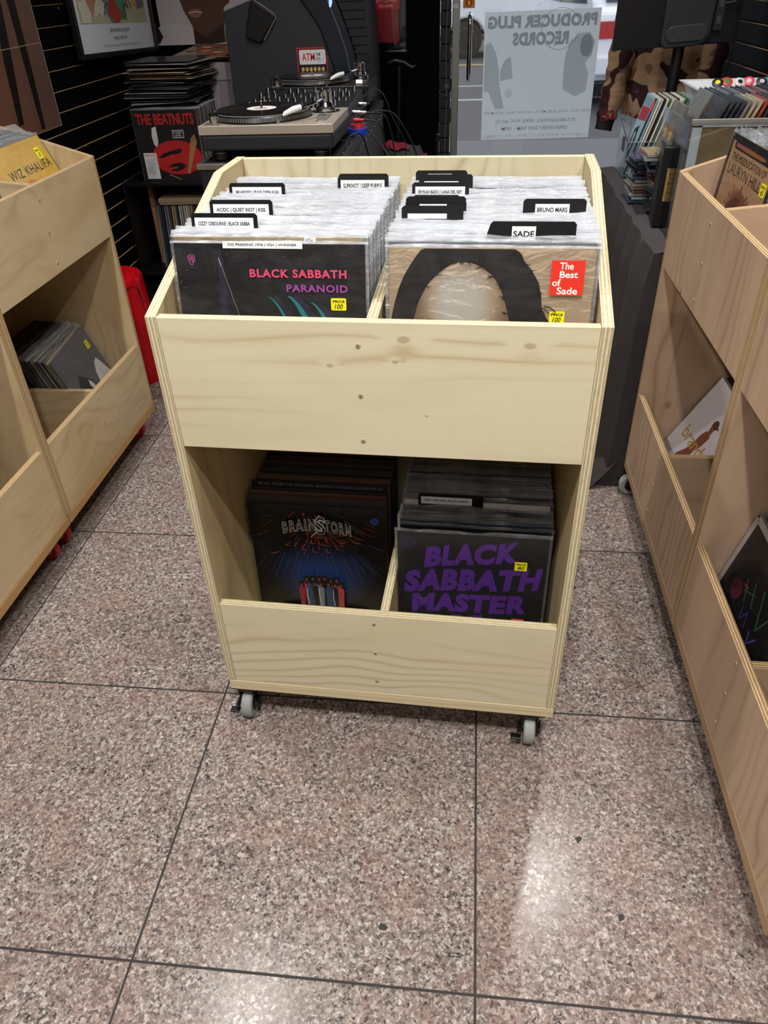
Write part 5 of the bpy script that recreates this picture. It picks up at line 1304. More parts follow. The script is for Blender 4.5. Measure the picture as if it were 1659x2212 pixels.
tp = thing('tape_roll', 'roll of blue tape lying on the flight case edge', 'tape', (0.092, 1.93, CTOP + 0.0045))
mb = MB(); mb.lathe([(0.026, 0.0), (0.036, 0.0), (0.036, 0.022), (0.026, 0.022), (0.026, 0.0)], n=32, cap=False); mb.build('tape', mat('blue_tape', '#1d3fb0', 0.4), tp, smooth=40)
mb = MB(); mb.lathe([(0.0258, 0.0), (0.0258, 0.034), (0.022, 0.034), (0.022, 0.0)], n=32, cap=False); mb.build('core', mat('red_core', '#c42a38', 0.5), tp, smooth=40)
# ------------------------------------------------------------------ table with dark cloth on the right
TZ = 0.775
tb = thing('table', 'folding table hidden under the dark grey cloth', 'table', (1.32, 1.60, 0))
mb = MB(); mb.box(-0.270, 0.28, -0.53, 0.54, TZ - 0.03, TZ - 0.003); mb.build('tabletop', mat('grey_tabletop', '#77777a', 0.6), tb, bevel=0.004)
for x in (-0.25, 0.25):
    for y in (-0.50, 0.50):
        mb = MB(); mb.tube([(x, y, 0), (x, y, TZ - 0.03)], 0.012, 10); mb.build('leg', M_STEEL, tb)
M_CLOTH = mat('dark_grey_cloth', '#383335', 0.9, var=0.03)
def cloth(u, v):
    """u along the table, v from the wall side over the left edge and down to the floor"""
    y = 1.045 + 1.11 * u
    if v < 0.35:
        return (1.61 - (1.61 - 1.035) * v / 0.35, y, TZ + 0.0028 + 0.0010 * math.sin(y * 31 + v * 23))
    t = (v - 0.35) / 0.65
    z = TZ - 0.002 - (TZ - 0.004) * t
    fold = 0.5 + 0.5 * math.sin(y * 34 + 1.3 * math.sin(y * 9) + 0.8 * t)
    fine = math.sin(y * 71 + 2 * t)
    amp = 0.006 + 0.030 * t ** 0.8
    x = 1.026 - 0.012 * min(1, t * 8) - amp * fold - 0.004 * fine * t - 0.018 * t
    yy = y + 0.012 * t * math.cos(y * 34)
    if t > 0.93: x -= (t - 0.93) * 0.35
    return (x, yy, max(0.003, z))
mb = MB(); mb.grid(cloth, 150, 60)
def cloth_end(u, v):
    x0, y0, z = cloth(0.0, 0.35 + 0.65 * v)
    x = x0 + (1.60 - x0) * u
    return (x, y0 - 0.02 * v * u * (0.5 + 0.5 * math.sin(x * 40)), z)
mb.grid(cloth_end, 60, 24)
cl = mb.build('tablecloth', M_CLOTH, smooth=70, recalc=False); tag(cl, 'dark grey cloth draped in folds over the table down to the granite', 'tablecloth')
mb = MB()
def hem(u, v):
    a = 0.98 - 0.02 * u; 
    x = 1.025 - 0.085 * v - 0.03 * math.sin(PI * u) * v; y = 1.035 + 0.13 * u
    z = 0.10 * (1 - v) ** 1.5 + 0.004 + 0.022 * math.sin(PI * v) * (0.4 + 0.6 * abs(math.sin(u * 5)))
    return (x, y - 0.02 * v * math.cos(u * 4), z)
mb.grid(hem, 20, 14); h = mb.build('hem_corner', M_CLOTH, cl, smooth=70, recalc=False)

# magazines in a clear box at the far end of the table
M_CLOTHDUMMY = None
zt = TZ + 0.005
mbx = thing('acrylic_box', 'clear acrylic magazine box with a finger slot at the far end of the table', 'box', (1.075, 1.93, zt))
def panelbox(root, w, d, h, t=0.004, slot=True):
    mb = MB(); mb.box(0, w, 0, t, 0, h * 0.72); mb.build('front_wall', M_ACRYLIC, root)
    mb = MB(); mb.box(0, w, d - t, d, 0, h); mb.build('back_wall', M_ACRYLIC, root)
    mb = MB(); mb.box(0, t, t, d - t, t, h); mb.build('side_wall', M_ACRYLIC, root)
    mb = MB(); mb.box(w - t, w, t, d - t, t, h); mb.build('side_wall', M_ACRYLIC, root)
    mb = MB(); mb.box(t, w - t, t, d - t, 0, t); mb.build('floor_panel', M_ACRYLIC, root)
panelbox(mbx, 0.34, 0.19, 0.17)
mb = MB(); mb.box(-0.0015, -0.0002, 0.055, 0.10, 0.08, 0.13); mb.build('slot_frame', mat('grey_slot', '#3c3d40', 0.4), mbx, bevel=0.002)
mb = MB(); mb.tube([(0.0, 0.0, 0.122), (0.0, 0.19, 0.17)], 0.0022, 6); mb.tube([(0.0, 0.0, 0.122), (0.34, 0.0, 0.122)], 0.0018, 6); mb.build('edge', M_STEEL, mbx)
MG = ['#d8d5cc', '#e9e7e0', '#c9c3b2', '#23242a', '#e3e1da', '#5b6b4a', '#d9d6cd', '#b9b19c', '#1c1d22', '#ecebe6', '#cfcabd', '#3f6b45']
for k in range(26):
    w = 0.0062; hgt = 0.262
    root = bpy.data.objects.new('magazine', None) if False else None
    mb = MB(); mb.box(0, w * 0.8, 0, 0.172, 0, hgt, 0)
    o = mb.build('magazine', mat('magazine' + MG[k % 12][1:], MG[k % 12] if k != 0 else '#8fb4c4', 0.4, var=0.05))
    sk = 0.29 - 0.001 * k
    place(o, Matrix.Translation((1.083 + 0.0092 * k, 1.938 + random.uniform(0, 0.006), zt + 0.006)) @ Matrix.Rotation(sk, 4, 'Y'))
    if k == 0:
        a = Art(0.172, hgt, -0.172, hgt, -0.0004)
        a.rect(0, 0, 1, 1, 0); a.rect(0.04, 0.03, 0.80, 0.14, 4); a.poly([(0.06, 0.16), (0.78, 0.14), (0.80, 0.30), (0.06, 0.34)], 1); a.poly([(0.2, 0.45), (0.5, 0.38), (0.62, 0.6), (0.55, 0.95), (0.2, 0.95)], 2); a.poly([(0.3, 0.5), (0.42, 0.47), (0.46, 0.7), (0.36, 0.75)], 3); a.rect(0.84, 0.0, 1.0, 1.0, 2); a.ell(0.86, 0.10, 0.10, 0.075, 5)
        a.xf(Matrix.Rotation(-PI / 2, 4, 'Z'))
        a.build('cover_print', [solid('#9fbecb'), solid('#b5253c'), solid('#20242e'), solid('#c9d4da'), solid('#7fa3b5'), solid('#f0502c')], o, recalc=False)
        tag(o, 'magazine with blue cover and red title at the left of the clear box', 'magazine', 'magazines in the clear box')
    else:
        tag(o, 'magazine showing its spine, leaning behind the blue cover in the clear box', 'magazine', 'magazines in the clear box')

# compact disc cases in two piles
CDC = ['#3b4563', '#33464b', '#b5b5b3', '#5b4363', '#9a917c', '#3a3b40', '#8d949c', '#a8b5b3', '#3a4058', '#84443d', '#1c1c1f', '#a8977a']
def cd_case(M, color, label, group, name='cd_case', cover=None):
    root = thing(name, label, 'cd', group=group)
    mb = MB(); mb.box(-0.069, 0.069, -0.0605, 0.0605, 0.0012, 0.0088); mb.build('inlay', mat('inlay' + color[1:], color, 0.45, var=0.12), root)
    mb = MB(); mb.box(-0.071, 0.071, -0.0625, 0.0625, 0, 0.010); mb.build('jewel_shell', M_ACRYLIC, root, bevel=0.0008)
    place(root, M); return root
rr = random.Random(15)
for k in range(17):
    z = zt + 0.0105 * k
    cd_case(Matrix.Translation((1.150 + rr.uniform(-0.012, 0.008) - (0.006 * (k - 10) if k > 10 else 0), 1.470 + rr.uniform(-0.006, 0.006), z)) @ Matrix.Rotation(rr.uniform(-0.10, 0.10), 4, 'Z'), CDC[(k * 5 + (3 if k > 12 else 0)) % 12],
            'cd case in the front pile beside the black cassette box', 'cds in the front pile')
for k in range(13):
    z = zt + 0.0105 * k
    cd_case(Matrix.Translation((1.112 + rr.uniform(-0.008, 0.008), 1.625 + rr.uniform(-0.006, 0.006), z)) @ Matrix.Rotation(rr.uniform(-0.12, 0.12), 4, 'Z'), CDC[(k * 7) % 12], 'cd case in the pile behind the front pile on the dark cloth', 'cds in the rear pile')
vb = thing('cassette_box', 'tall black plastic cassette box with a gold label on its spine', 'box', (1.100, 1.275, zt), -0.12)
mb = MB(); mb.box(-0.042, 0.028, 0.0, 0.13, 0, 0.222); mb.build('case', M_BLACK, vb, bevel=0.004)
mb = MB(); mb.box(-0.024, 0.006, -0.0008, 0.0, 0.075, 0.165); gl = mb.build('spine_label', mat('gold_label', '#b8975c', 0.4, 0.4, var=0.1), vb)
a = Art(0.030, 0.09, -0.024, 0.165, -0.0008)
for k in range(5): a.rect(0.25 + 0.1 * (k % 2), 0.15 + 0.14 * k, 0.7, 0.2 + 0.14 * k, 0)
a.build('label_print', solid('#3a2c1c'), gl, recalc=False)

# display box with brown board and rows of cds
kb = thing('display_box', 'clear-fronted display box with brown board and white edge, full of cds', 'box', (1.085, 1.135, zt))
mb = MB(); mb.box(0.0, 0.50, 0.004, 0.008, 0.0, 0.300); mb.build('board', mat('brown_kraft_board', '#8a7454', 0.7, var=0.12), kb)
mb = MB(); mb.box(0.002, 0.026, 0.0, 0.0038, 0.0, 0.296); mb.box(0.002, 0.50, 0.0, 0.0038, 0.292, 0.298); mb.build('white_edge', mat('white_edge_strip', '#d3d8de', 0.4), kb)
mb = MB(); mb.box(-0.004, 0.504, -0.005, -0.001, 0.0, 0.306); mb.build('clear_front', M_ACRYLIC, kb)
mb = MB(); mb.box(-0.004, 0.504, -0.006, 0.0, 0.300, 0.312); mb.build('top_rim', mat('rim_grey', '#8d8a86', 0.35), kb, bevel=0.002)
mb = MB(); mb.box(-0.004, 0.0, 0.0, 0.34, 0.0, 0.300); mb.build('side_wall', M_ACRYLIC, kb)
mb = MB(); mb.box(0.0, 0.50, 0.330, 0.334, 0.0, 0.28); mb.build('back_wall', M_ACRYLIC, kb)
mb = MB(); mb.box(0.0, 0.50, 0.010, 0.330, 0.225, 0.235); mb.build('inner_shelf', M_SOFTBLACK, kb)
for row in range(2):
    for k in range(30 if row == 0 else 26):
        c = rr.choice(['#33343a', '#45464c', '#5a5b60', '#2c3150', '#6a6a6c', '#8d8d8c', '#c9b99a', '#3b4a63', '#4a3a3c', '#29292e'])
        if row == 0 and k == 7: c = '#b0442c'
        if row == 1 and k == 9: c = '#b03a4a'
        if row == 0 and k == 0:
            lab = 'cd case with a small figure, first of the front row in the display box'
        elif k == 0: lab = 'cd case at the left end of the rear row in the display box'
        else: lab = 'cd case in the front row of the display box' if row == 0 else 'cd case in the rear row of the display box'
        o = cd_case(Matrix.Translation((1.115 + 0.0148 * k, 1.135 + 0.092 + 0.150 * row, zt + 0.2365)) @ Matrix.Rotation(0.42 - 0.006 * k, 4, 'Y') @ Matrix.Rotation(PI / 2, 4, 'Y') @ Matrix.Rotation(PI / 2, 4, 'Z') @ Matrix.Translation((0, 0.0625, 0)), c, lab, 'cds in the front row of the display box' if row == 0 else 'cds in the rear row of the display box')
fb = thing('cd_case', 'gold and grey cd case leaning against the left end of the display box', 'cd', (1.066, 1.30, zt + 0.20))
mb = MB(); mb.box(0, 0.009, 0, 0.14, 0, 0.125); mb.build('jewel_shell', mat('grey_gold_cover', '#6a675e', 0.2, var=0.15), fb, bevel=0.001)
for k in range(5):
    mb = MB(); mb.box(-0.0008, 0.0, 0.02 + 0.022 * k, 0.034 + 0.022 * k, 0.03 + 0.012 * (k % 3), 0.06 + 0.012 * (k % 3)); mb.build('cover_print', solid('#b58b45'), fb)
fb.rotation_euler = (0, 0.30, 0)
pk = thing('sleeve_pack', 'bunch of clear plastic sleeves standing in front of the brown board', 'sleeves', (1.165, 1.092, TZ + 0.005))
for k in range(5):
    mb = MB(); mb.grid(lambda u, v: ((u - 0.5) * 0.075 + 0.006 * math.sin(v * 5 + k), 0.004 * math.sin(u * 9 + k) + 0.006 * v, v * (0.235 - 0.012 * k)), 10, 10)
    o = mb.build('plastic_sleeve', M_FLAP, pk, smooth=60, recalc=False); o.location = (0.010 * k, -0.006 + 0.006 * k, 0); o.rotation_euler = (0, 0.25 + 0.12 * k, 0.1 * k)
bw = thing('black_case', 'small black case beside the clear plastic sleeves', 'case', (1.118, 1.088, TZ + 0.005))
mb = MB(); mb.box(-0.018, 0.018, -0.015, 0.02, 0, 0.185); mb.build('case', M_BLACK, bw, bevel=0.004)
# white tray of small badges behind the cds
rs = thing('riser', 'black riser block carrying the white tray', 'riser', (1.40, 1.90, zt))
mb = MB(); mb.box(-0.10, 0.24, -0.14, 0.16, 0, 0.245); mb.build('riser_body', M_SOFTBLACK, rs, bevel=0.004)
ty = thing('tray', 'white plastic tray of small badges behind the display box', 'tray', (1.425, 1.90, zt + 0.2455))
mb = MB()
for (xa, ya, za), (xb, yb, zb) in zip(((-0.14, -0.13, 0), (0.22, -0.13, 0), (0.22, 0.14, 0), (-0.14, 0.14, 0)), ((0.22, -0.13, 0), (0.22, 0.14, 0), (-0.14, 0.14, 0), (-0.14, -0.13, 0))):
    sc = 1.16
    mb.face([(xa, ya, 0.001), (xb, yb, 0.001), (xb * sc, yb * sc, 0.05), (xa * sc, ya * sc, 0.05)])
    mb.face([(xa * sc, ya * sc, 0.05), (xb * sc, yb * sc, 0.05), (xb * sc * 1.07, yb * sc * 1.07, 0.052), (xa * sc * 1.07, ya * sc * 1.07, 0.052)])
mb.face([(-0.14, -0.13, 0.001), (0.22, -0.13, 0.001), (0.22, 0.14, 0.001), (-0.14, 0.14, 0.001)])
o = mb.build('tray_body', mat('white_plastic', '#e6eaf0', 0.35, var=0.01), ty, recalc=False); sd = o.modifiers.new('thick', 'SOLIDIFY'); sd.thickness = 0.003
for k, (c, c2) in enumerate((('#1f1f22', '#e6d21e'), ('#c9482e', '#3f8a4e'), ('#d9d9d6', '#1d1d1f'), ('#e0556a', '#f0d0d0'), ('#2a2a2e', '#c9c9c9'), ('#3d8f9c', '#f0d21e'), ('#18181a', '#77777c'), ('#222226', '#999999'))):
    b_ = thing('badge', ['black badge with yellow mark in the white tray', 'red badge with green rim in the white tray', 'pale grey badge in the white tray', 'pink badge in the white tray', 'black badge with grey mark in the white tray', 'teal badge with yellow centre in the white tray', 'plain black badge in the white tray', 'dark badge at the right end of the white tray'][k], 'badge', (1.32 + 0.035 * k, 1.83 + 0.02 * (k % 2), zt + 0.2455 + 0.068), 0, 'badges in the tray')
    mb = MB(); mb.lathe([(0.018, 0.0), (0.018, 0.003), (0.015, 0.005), (0.0, 0.0055)], n=20, cap=False); mb.build('badge_face', solid(c), b_, smooth=40)
    mb = MB(); mb.lathe([(0.008, 0.0056), (0.0, 0.0062)], n=14, cap=False); mb.build('badge_mark', solid(c2), b_)
    b_.rotation_euler = (0.7, 0.2 * (k % 3 - 1), 0)
st_ = thing('badge_heap', 'heap of small dark pins under the badges in the tray', 'pins', (1.44, 1.89, zt + 0.2475)); st_['kind'] = 'stuff'
mb = MB()
for k in range(160):
    x, y = rr.uniform(-0.15, 0.18), rr.uniform(-0.10, 0.10); r = rr.uniform(0.006, 0.012); z = rr.uniform(0.0, 0.03)
    mb.lathe([(r, 0), (r, 0.003), (0, 0.004)], (x, y, z + 0.002), 8, rr.randint(0, 2))
mb.build('pins', [M_BLACK, solid('#6f6f72'), solid('#b7b1a2')], st_)

# monitor seen from behind
mo = thing('monitor', 'black monitor seen from behind on a round pole stand', 'monitor', (1.265, 2.20, zt), 0.02)
mb = MB(); mb.prism([(-0.245, 0.385), (0.190, 0.400), (0.190, 0.92), (-0.245, 0.92)], 'y', 0.0, 0.014); mb.build('panel', M_BLACK, mo, bevel=0.004)
mb = MB(); mb.prism([(-0.08, 0.405), (-0.065, 0.388), (0.045, 0.395), (0.075, 0.405), (0.09, 0.425), (0.10, 0.92), (-0.08, 0.92)], 'y', -0.030, 0.0); mb.build('rear_housing', mat('monitor_grey', '#202228', 0.5), mo, bevel=0.006)
mb = MB()
pts = [(-0.042 + 0.026 * math.cos(t), 0.432 + 0.026 * math.sin(t)) for t in [PI / 2 + PI * q / 10 for q in range(11)]] + [(0.052 + 0.026 * math.cos(t), 0.438 + 0.026 * math.sin(t)) for t in [-PI / 2 + PI * q / 10 for q in range(11)]]
mb.prism(pts, 'y', -0.036, -0.0305); pp = mb.build('cover_plate', mat('monitor_plate', '#2b2d33', 0.5), mo, bevel=0.003)
for x in (-0.044, 0.052):
    mb = MB(); mb.lathe([(0.004, -0.0008), (0.004, 0.0)], (x, -0.0362, 0.436), 12, 0, 'y'); mb.build('screw', M_INK, pp)
mb = MB(); mb.tube([(0.0, 0.02, 0.40), (-0.005, 0.02, 0.02)], 0.020, 18); mb.build('pole', M_BLACK, mo, smooth=50)
mb = MB(); mb.lathe([(0.11, 0.0), (0.11, 0.010), (0.03, 0.018), (0.02, 0.03)], (-0.005, 0.02, 0), 36); mb.build('stand_base', M_BLACK, mo, smooth=40)
mb = MB(); mb.box(0.10, 0.13, -0.012, 0.0, 0.44, 0.62); sp = mb.build('socket_panel', M_SOFTBLACK, mo)
for k in range(3):
    mb = MB(); mb.box(0.108, 0.122, -0.0135, -0.012, 0.46 + 0.05 * k, 0.485 + 0.05 * k); mb.build('socket', M_STEEL, sp)
mb = MB(); mb.tube([(0.13, -0.01, 0.52), (0.155, -0.02, 0.525), (0.18, -0.02, 0.515), (0.188, -0.01, 0.44), (0.18, 0.01, 0.25), (0.15, 0.02, 0.02)], 0.004, 8); mb.build('cable', M_BLACK, mo, smooth=60)

# camouflage jacket on a hanger behind the monitor
g = NT('desert_camouflage'); o_ = g.obj()
n1 = g.noise(o_, 9.0, 2.0, 0.4, 0.4); n2 = g.noise(g.scale(o_, (1, 1, 1), (3, 1, 5)), 8.0, 2.0, 0.45, 0.4); n3 = g.noise(g.scale(o_, (1, 1, 1), (7, 2, 1)), 26.0, 1.0)
cc = g.mix(g.step(n1, 0.55, 0.57), rgb('#bd9a7c'), rgb('#8f6d58')); cc = g.mix(g.step(n2, 0.60, 0.615), cc, rgb('#40282a')); cc = g.mix(g.step(n3, 0.70, 0.715), cc, rgb('#15110f'))
cc = g.mix(g.step(g.noise(g.scale(o_, (1, 1, 1), (1, 8, 3)), 30.0, 1.0), 0.74, 0.755), cc, rgb('#c9b49c'))
M_CAMO = g.done(g.bsdf(cc, 0.75, spec=0.2, normal=g.bump(g.noise(g.scale(o_, (1, 1, 2)), 14.0, 3.0), 0.7, 0.01)))
jk = thing('jacket', 'brown desert camouflage jacket hanging behind the monitor', 'jacket', (1.335, 2.62, 0))
def torso(u, v):
    t = 2 * PI * u; z = 0.875 + 0.72 * v
    wx = 0.165 + 0.02 * math.sin(v * 3) - 0.05 * max(0, v - 0.8) / 0.2; wy = 0.075 + 0.018 * math.sin(v * 9) + 0.012 * math.sin(v * 21)
    q = 1 + 0.05 * math.sin(5 * t + 9 * v) * (1 - v) + 0.03 * math.sin(13 * t + 4 * v)
    c, s_ = math.cos(t), math.sin(t)
    return (wx * q * math.copysign(abs(c) ** 0.75, c), wy * q * math.copysign(abs(s_) ** 0.8, s_), z - 0.02 * math.cos(t) * (1 - v))
mb = MB(); mb.grid(torso, 56, 36); mb.face([torso(q / 56, 0) for q in range(56)]); mb.face([torso(q / 56, 1) for q in range(56)]); mb.build('torso', M_CAMO, jk, smooth=70)
def sleeve(pts, rs, name, par):
    P_ = [Vector(p) for p in pts]; fine = []; rad = []
    n = len(P_) - 1
    for q in range(n * 7 + 1):
        f = min(q / 7, n - 1e-6); i = int(f); t = f - i
        fine.append(P_[i].lerp(P_[i + 1], t)); rad.append((rs[i] + (rs[i + 1] - rs[i]) * t) * (1 + 0.07 * math.sin(q * 1.9) + 0.05 * math.sin(q * 0.9 + 1)))
    mb = MB(); mb.tube(fine, rad, 20); return mb.build(name, M_CAMO, par, smooth=70)
sl = sleeve([(-0.15, 0.0, 1.55), (-0.185, -0.01, 1.35), (-0.205, -0.02, 1.12), (-0.225, -0.03, 0.98), (-0.245, -0.04, 0.888)], [0.075, 0.066, 0.056, 0.05, 0.042], 'sleeve', jk)
sleeve([(0.13, 0.0, 1.55), (0.155, -0.02, 1.35), (0.150, -0.045, 1.12), (0.14, -0.06, 0.95)], [0.07, 0.06, 0.055, 0.045], 'sleeve', jk)
mb = MB(); mb.tube([(-0.2445, -0.0397, 0.890), (-0.249, -0.043, 0.862), (-0.252, -0.045, 0.842)], [0.040, 0.036, 0.037], 20); cf = mb.build('cuff', mat('dark_rib_cuff', '#241b1c', 0.8), jk, smooth=60)
a = Art(0.060, 0.040, -0.278, 0.925, -0.094); a.text('152', 0.0, 0.0, 1.0, 1.0, 0, 0.05, rot=0.15); a.build('lettering', solid('#7d2130'), sl, recalc=False)
mb = MB(); mb.tube([(-0.17, 0, 1.585), (-0.02, 0, 1.66), (0.0, 0, 1.67), (0.0, 0, 1.72), (0.02, 0, 1.74), (0.02, 0.0, 1.76)], 0.006, 8); mb.tube([(0.0, 0, 1.67), (0.02, 0, 1.66), (0.16, 0, 1.585)], 0.006, 8); mb.build('hanger', M_BLACK, jk)
rl = thing('clothes_rail', 'black clothes rail above the jacket fixed to the right slatwall', 'rail', (1.36, 2.62, 1.752))
mb = MB(); mb.tube([(-0.1, 0, 0), (0.268, 0, 0)], 0.008, 10); mb.build('bar', M_STEEL, rl, smooth=50)

# ------------------------------------------------------------------ poster on the glass, printed side out
ps = thing('door_poster', 'white paper poster taped inside the glass door, its print showing reversed', 'poster')
pw, ph = 0.605, 0.612
def thin(h):
    g = NT('thin_paper' + h[1:]); dd = g.n('ShaderNodeBsdfDiffuse'); dd.inputs[0].default_value = rgb(h); tt = g.n('ShaderNodeBsdfTranslucent'); tt.inputs[0].default_value = rgb(h); mmx = g.n('ShaderNodeMixShader'); mmx.inputs[0].default_value = 0.72
    g.put(mmx.inputs[1], dd.outputs[0]); g.put(mmx.inputs[2], tt.outputs[0]); return g.done(mmx.outputs[0])
M_THIN = thin('#dfe6e8')
mb = MB(); mb.grid(lambda u, v: ((u - 0.5) * pw, 0.0 + 0.002 * math.sin(u * 9 + v * 4), (v - 0.5) * ph), 14, 14); sh = mb.build('paper', M_THIN, ps, smooth=60, recalc=False)
a = Art(pw, ph, -pw / 2, ph / 2, -0.003)
a.text('PRODUCER PLUG', 0.03, 0.03, 0.97, 0.125, 0, 0.06, mirror=True, space=1.08); a.text('RECORDS', 0.25, 0.155, 0.74, 0.255, 0, 0.06, mirror=True, space=1.08)
a.poly([(0.01, 0.24), (0.06, 0.22), (0.11, 0.30), (0.14, 0.42), (0.15, 0.55), (0.20, 0.74), (0.12, 0.74), (0.05, 0.60), (0.01, 0.60)], 1)
a.poly([(0.19, 0.36), (0.24, 0.33), (0.27, 0.50), (0.16, 0.52), (0.15, 0.44)], 1); a.ell(0.235, 0.62, 0.035, 0.035, 3)
a.poly([(0.72, 0.36), (0.75, 0.24), (0.82, 0.18), (0.92, 0.17), (0.97, 0.24), (0.95, 0.35), (0.90, 0.40), (0.94, 0.48), (0.93, 0.62), (0.84, 0.66), (0.72, 0.60)], 1)
a.ell(0.90, 0.27, 0.055, 0.085, 2)
a.text('RARE SOUL, FUNK, JAZZ, METAL, HIP-HOP, VINYL, 45S & MORE', 0.02, 0.765, 0.985, 0.79, 0, 0.01, mirror=True)
a.text('75 E BROADWAY, 10002, NYC (#115)', 0.13, 0.832, 0.87, 0.868, 0, 0.02, mirror=True); a.text('OPEN EVERY DAY 9AM - 10PM', 0.19, 0.892, 0.80, 0.924, 0, 0.02, mirror=True); a.text('WWW.PRODUCERPLUG.COM', 0.06, 0.958, 0.93, 0.982, 2, 0.0, mirror=True, space=1.3)
a.ring(0.66, 0.14, 0.16, 0.15, 0.006, 2, a0=0.4, a1=6.1); a.line([(0.72, 0.02), (0.66, 0.12), (0.62, 0.26), (0.70, 0.24)], 0.004, 2)
a.build('reversed_print', [thin('#b9c2c4'), thin('#d5dcde'), thin('#c9d1d3'), thin('#eef3f4')], sh, recalc=False)
place(ps, Matrix.Translation((0.869, FY + 0.0065, 0.937)) @ Matrix.Rotation(-0.008, 4, 'Y') @ Matrix.Rotation(0.0, 4, 'Z'))
for x, z in ((0.60, 1.245), (1.12, 1.255), (1.15, 0.645), (0.60, 0.645)):
    mb = MB(); mb.box(x - 0.05, x + 0.05, FY + 0.0012, FY + 0.0018, z - 0.012, z + 0.012)
    mb.build('tape_strip', M_FILM, None); o = bpy.context.scene.objects[-1] if False else None
for o in [q for q in COL.objects if q.name.startswith('tape_strip')]:
    o.parent = ps; o.matrix_parent_inverse = ps.matrix_world.inverted()

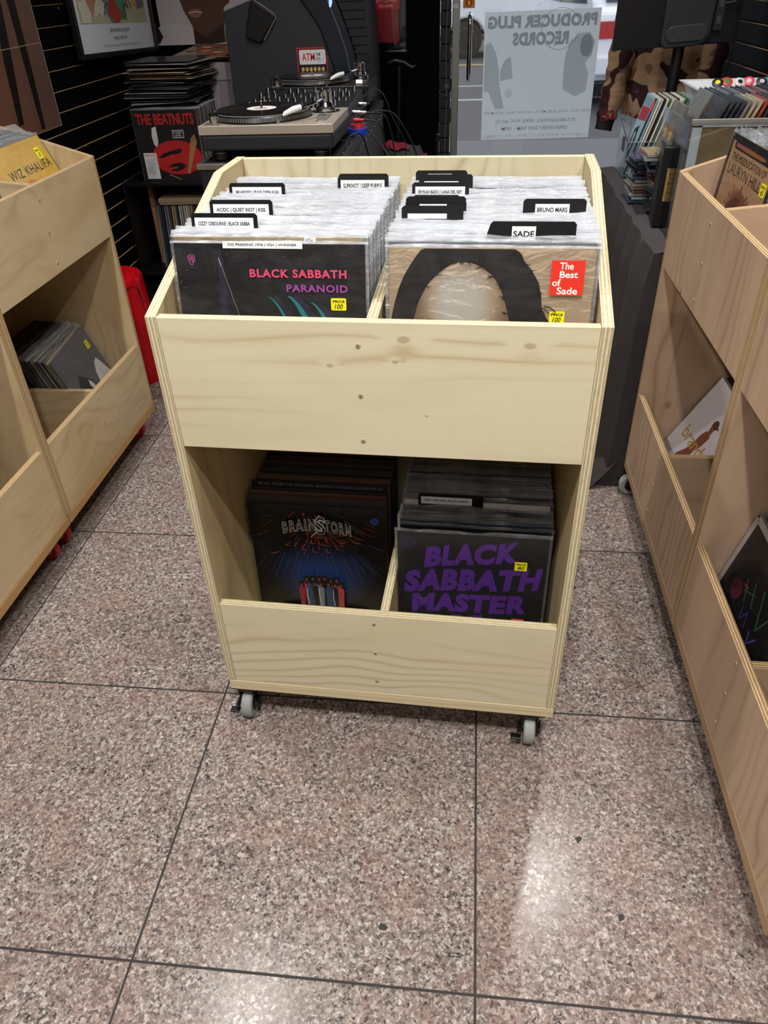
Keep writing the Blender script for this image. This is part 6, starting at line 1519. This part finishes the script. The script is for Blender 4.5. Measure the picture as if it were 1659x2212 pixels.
# ------------------------------------------------------------------ cars in the street
def car(label, loc, rz, suv=True):
    c = thing('car', label, 'car', loc, rz)
    M_CARW = mat('white_car_paint', '#e8ecf2', 0.25, coat=0.5, var=0.01); M_DGL = mat('dark_car_glass', '#20262c', 0.08, var=0.0)
    prof = [(-2.25, 0.42), (-2.30, 0.75), (-2.22, 1.0), (-1.2, 1.12), (-0.55, 1.62), (0.2, 1.70), (1.6, 1.66), (2.1, 1.15), (2.28, 1.05), (2.30, 0.55), (2.22, 0.40)]
    body = [(-2.22, 0.40)]
    def arch(cx):
        return [(cx + 0.40 * math.cos(t), 0.33 + 0.40 * math.sin(t)) for t in [PI - PI * q / 10 for q in range(11)] if 0.33 + 0.40 * math.sin(t) > 0.30]
    under = [(-2.22, 0.33)] + arch(-1.40) + arch(1.35) + [(2.22, 0.33)]
    poly = under + prof[::-1]
    mb = MB(); mb.prism(poly, 'y', -0.90, 0.90); mb.build('body', M_CARW, c, bevel=0.05)
    for s in (-1, 1):
        for q in ([(-0.95, 1.15), (-0.50, 1.52), (0.25, 1.58), (0.25, 1.13)], [(0.33, 1.13), (0.33, 1.58), (1.45, 1.54), (1.75, 1.15)]):
            mb = MB(); mb.prism(q, 'y', s * 0.901, s * 0.91); mb.build('side_window', M_DGL, c)
        mb = MB(); mb.box(-2.2, 2.2, s * 0.90, s * 0.912, 0.33, 0.42); mb.build('sill_trim', mat('sill_grey', '#3a3d42', 0.6), c)
        mb = MB(); mb.prism([(2.20, 0.80), (2.31, 0.80), (2.31, 0.98), (1.95, 0.98)], 'y', s * 0.50, s * 0.915); mb.build('tail_light', mat('tail_red', '#b3161f', 0.25), c)
        mb = MB(); mb.prism([(-2.31, 0.72), (-2.10, 0.75), (-2.05, 0.88), (-2.26, 0.86)], 'y', s * 0.55, s * 0.91); mb.build('head_light', mat('lamp_clear', '#cfd6dc', 0.1), c)
        for cx in (-1.40, 1.35):
            mb = MB(); mb.lathe([(0.22, -0.10), (0.325, -0.10), (0.335, -0.06), (0.335, 0.06), (0.325, 0.10), (0.22, 0.10)], (cx, s * 0.84, 0.335), 40, 0, 'y', False)
            wh = mb.build('wheel', mat('tyre_rubber', '#1b1c1e', 0.8), c, smooth=40)
            mb = MB(); yy = s * 0.93
            for q in range(10):
                t = 2 * PI * q / 10; dx, dz = math.cos(t), math.sin(t)
                mb.prism([(cx + dx * 0.03 - dz * 0.022, 0.335 + dz * 0.03 + dx * 0.022), (cx + dx * 0.215 - dz * 0.034, 0.335 + dz * 0.215 + dx * 0.034), (cx + dx * 0.215 + dz * 0.034, 0.335 + dz * 0.215 - dx * 0.034), (cx + dx * 0.03 + dz * 0.022, 0.335 + dz * 0.03 - dx * 0.022)], 'y', yy - s * 0.03, yy)
            mb.lathe([(0.205, -0.01), (0.228, -0.01), (0.228, 0.02), (0.205, 0.02), (0.205, -0.01)], (cx, yy - s * 0.01, 0.335), 36, 0, 'y', False)
            mb.lathe([(0.05, -0.01), (0.05, 0.012)], (cx, yy - s * 0.01, 0.335), 20, 0, 'y')
            mb.build('rim', mat('alloy_rim', '#c8ccd2', 0.3, 0.6), wh)
            mb = MB(); mb.lathe([(0.215, -0.05), (0.215, -0.02)], (cx, s * 0.90, 0.335), 24, 0, 'y'); mb.build('brake_disc', M_SOFTBLACK, wh)
    mb = MB(); mb.prism([(2.10, 1.17), (1.64, 1.60), (1.66, 1.62), (2.12, 1.18)], 'y', -0.75, 0.75); mb.build('rear_window', M_DGL, c)
    mb = MB(); mb.prism([(-1.20, 1.14), (-0.57, 1.60), (-0.59, 1.62), (-1.22, 1.16)], 'y', -0.75, 0.75); mb.build('windscreen', M_DGL, c)
    mb = MB(); mb.box(2.28, 2.34, -0.85, 0.85, 0.40, 0.62); mb.build('bumper', M_CARW, c, bevel=0.03)
    mb = MB(); mb.box(2.305, 2.315, -0.25, 0.25, 0.70, 0.84); mb.build('licence_plate', solid('#d9d6c4'), c)
    return c
car('white car parked side-on across the street, its alloy wheel showing beside the door poster', (1.75, 18.6, -0.12), 0.0)
car('white car with red tail light nearer the glass door, right of the poster', (2.62, 12.4, -0.12), -PI / 2 + 0.12)

# ------------------------------------------------------------------ on the floor
for k, (x, y, r) in enumerate(((0.771, -0.245, 0.0062), (0.832, -0.393, 0.0075), (0.394, -0.447, 0.0075), (0.655, -0.612, 0.006))):
    mb = MB(); q = [(x + r * (1 + 0.3 * math.sin(3 * t + k)) * math.cos(t) * (0.75 if k == 1 else 1), y + r * (1 + 0.3 * math.sin(2 * t + k)) * math.sin(t)) for t in [2 * PI * j / 14 for j in range(14)]]
    mb.prism(q, 'z', 0.0002, 0.0010); mb.build('gum_spot', mat('dark_gum', '#343232', 0.8), floor)
sp_ = thing('safety_pin', 'small dark safety pin lying on the granite floor', 'pin', (0.529, -0.484, 0.0012), 0.06)
mb = MB(); mb.tube([(-0.010, 0.003, 0), (0.008, 0.003, 0), (0.0115, 0.001, 0), (0.0115, -0.001, 0), (0.008, -0.003, 0), (-0.010, -0.0025, 0)], 0.0006, 6); mb.build('wire', M_INK, sp_)
mb = MB(); mb.box(-0.0125, -0.0085, -0.0036, 0.0036, -0.0008, 0.0010); mb.build('clasp', M_INK, sp_)
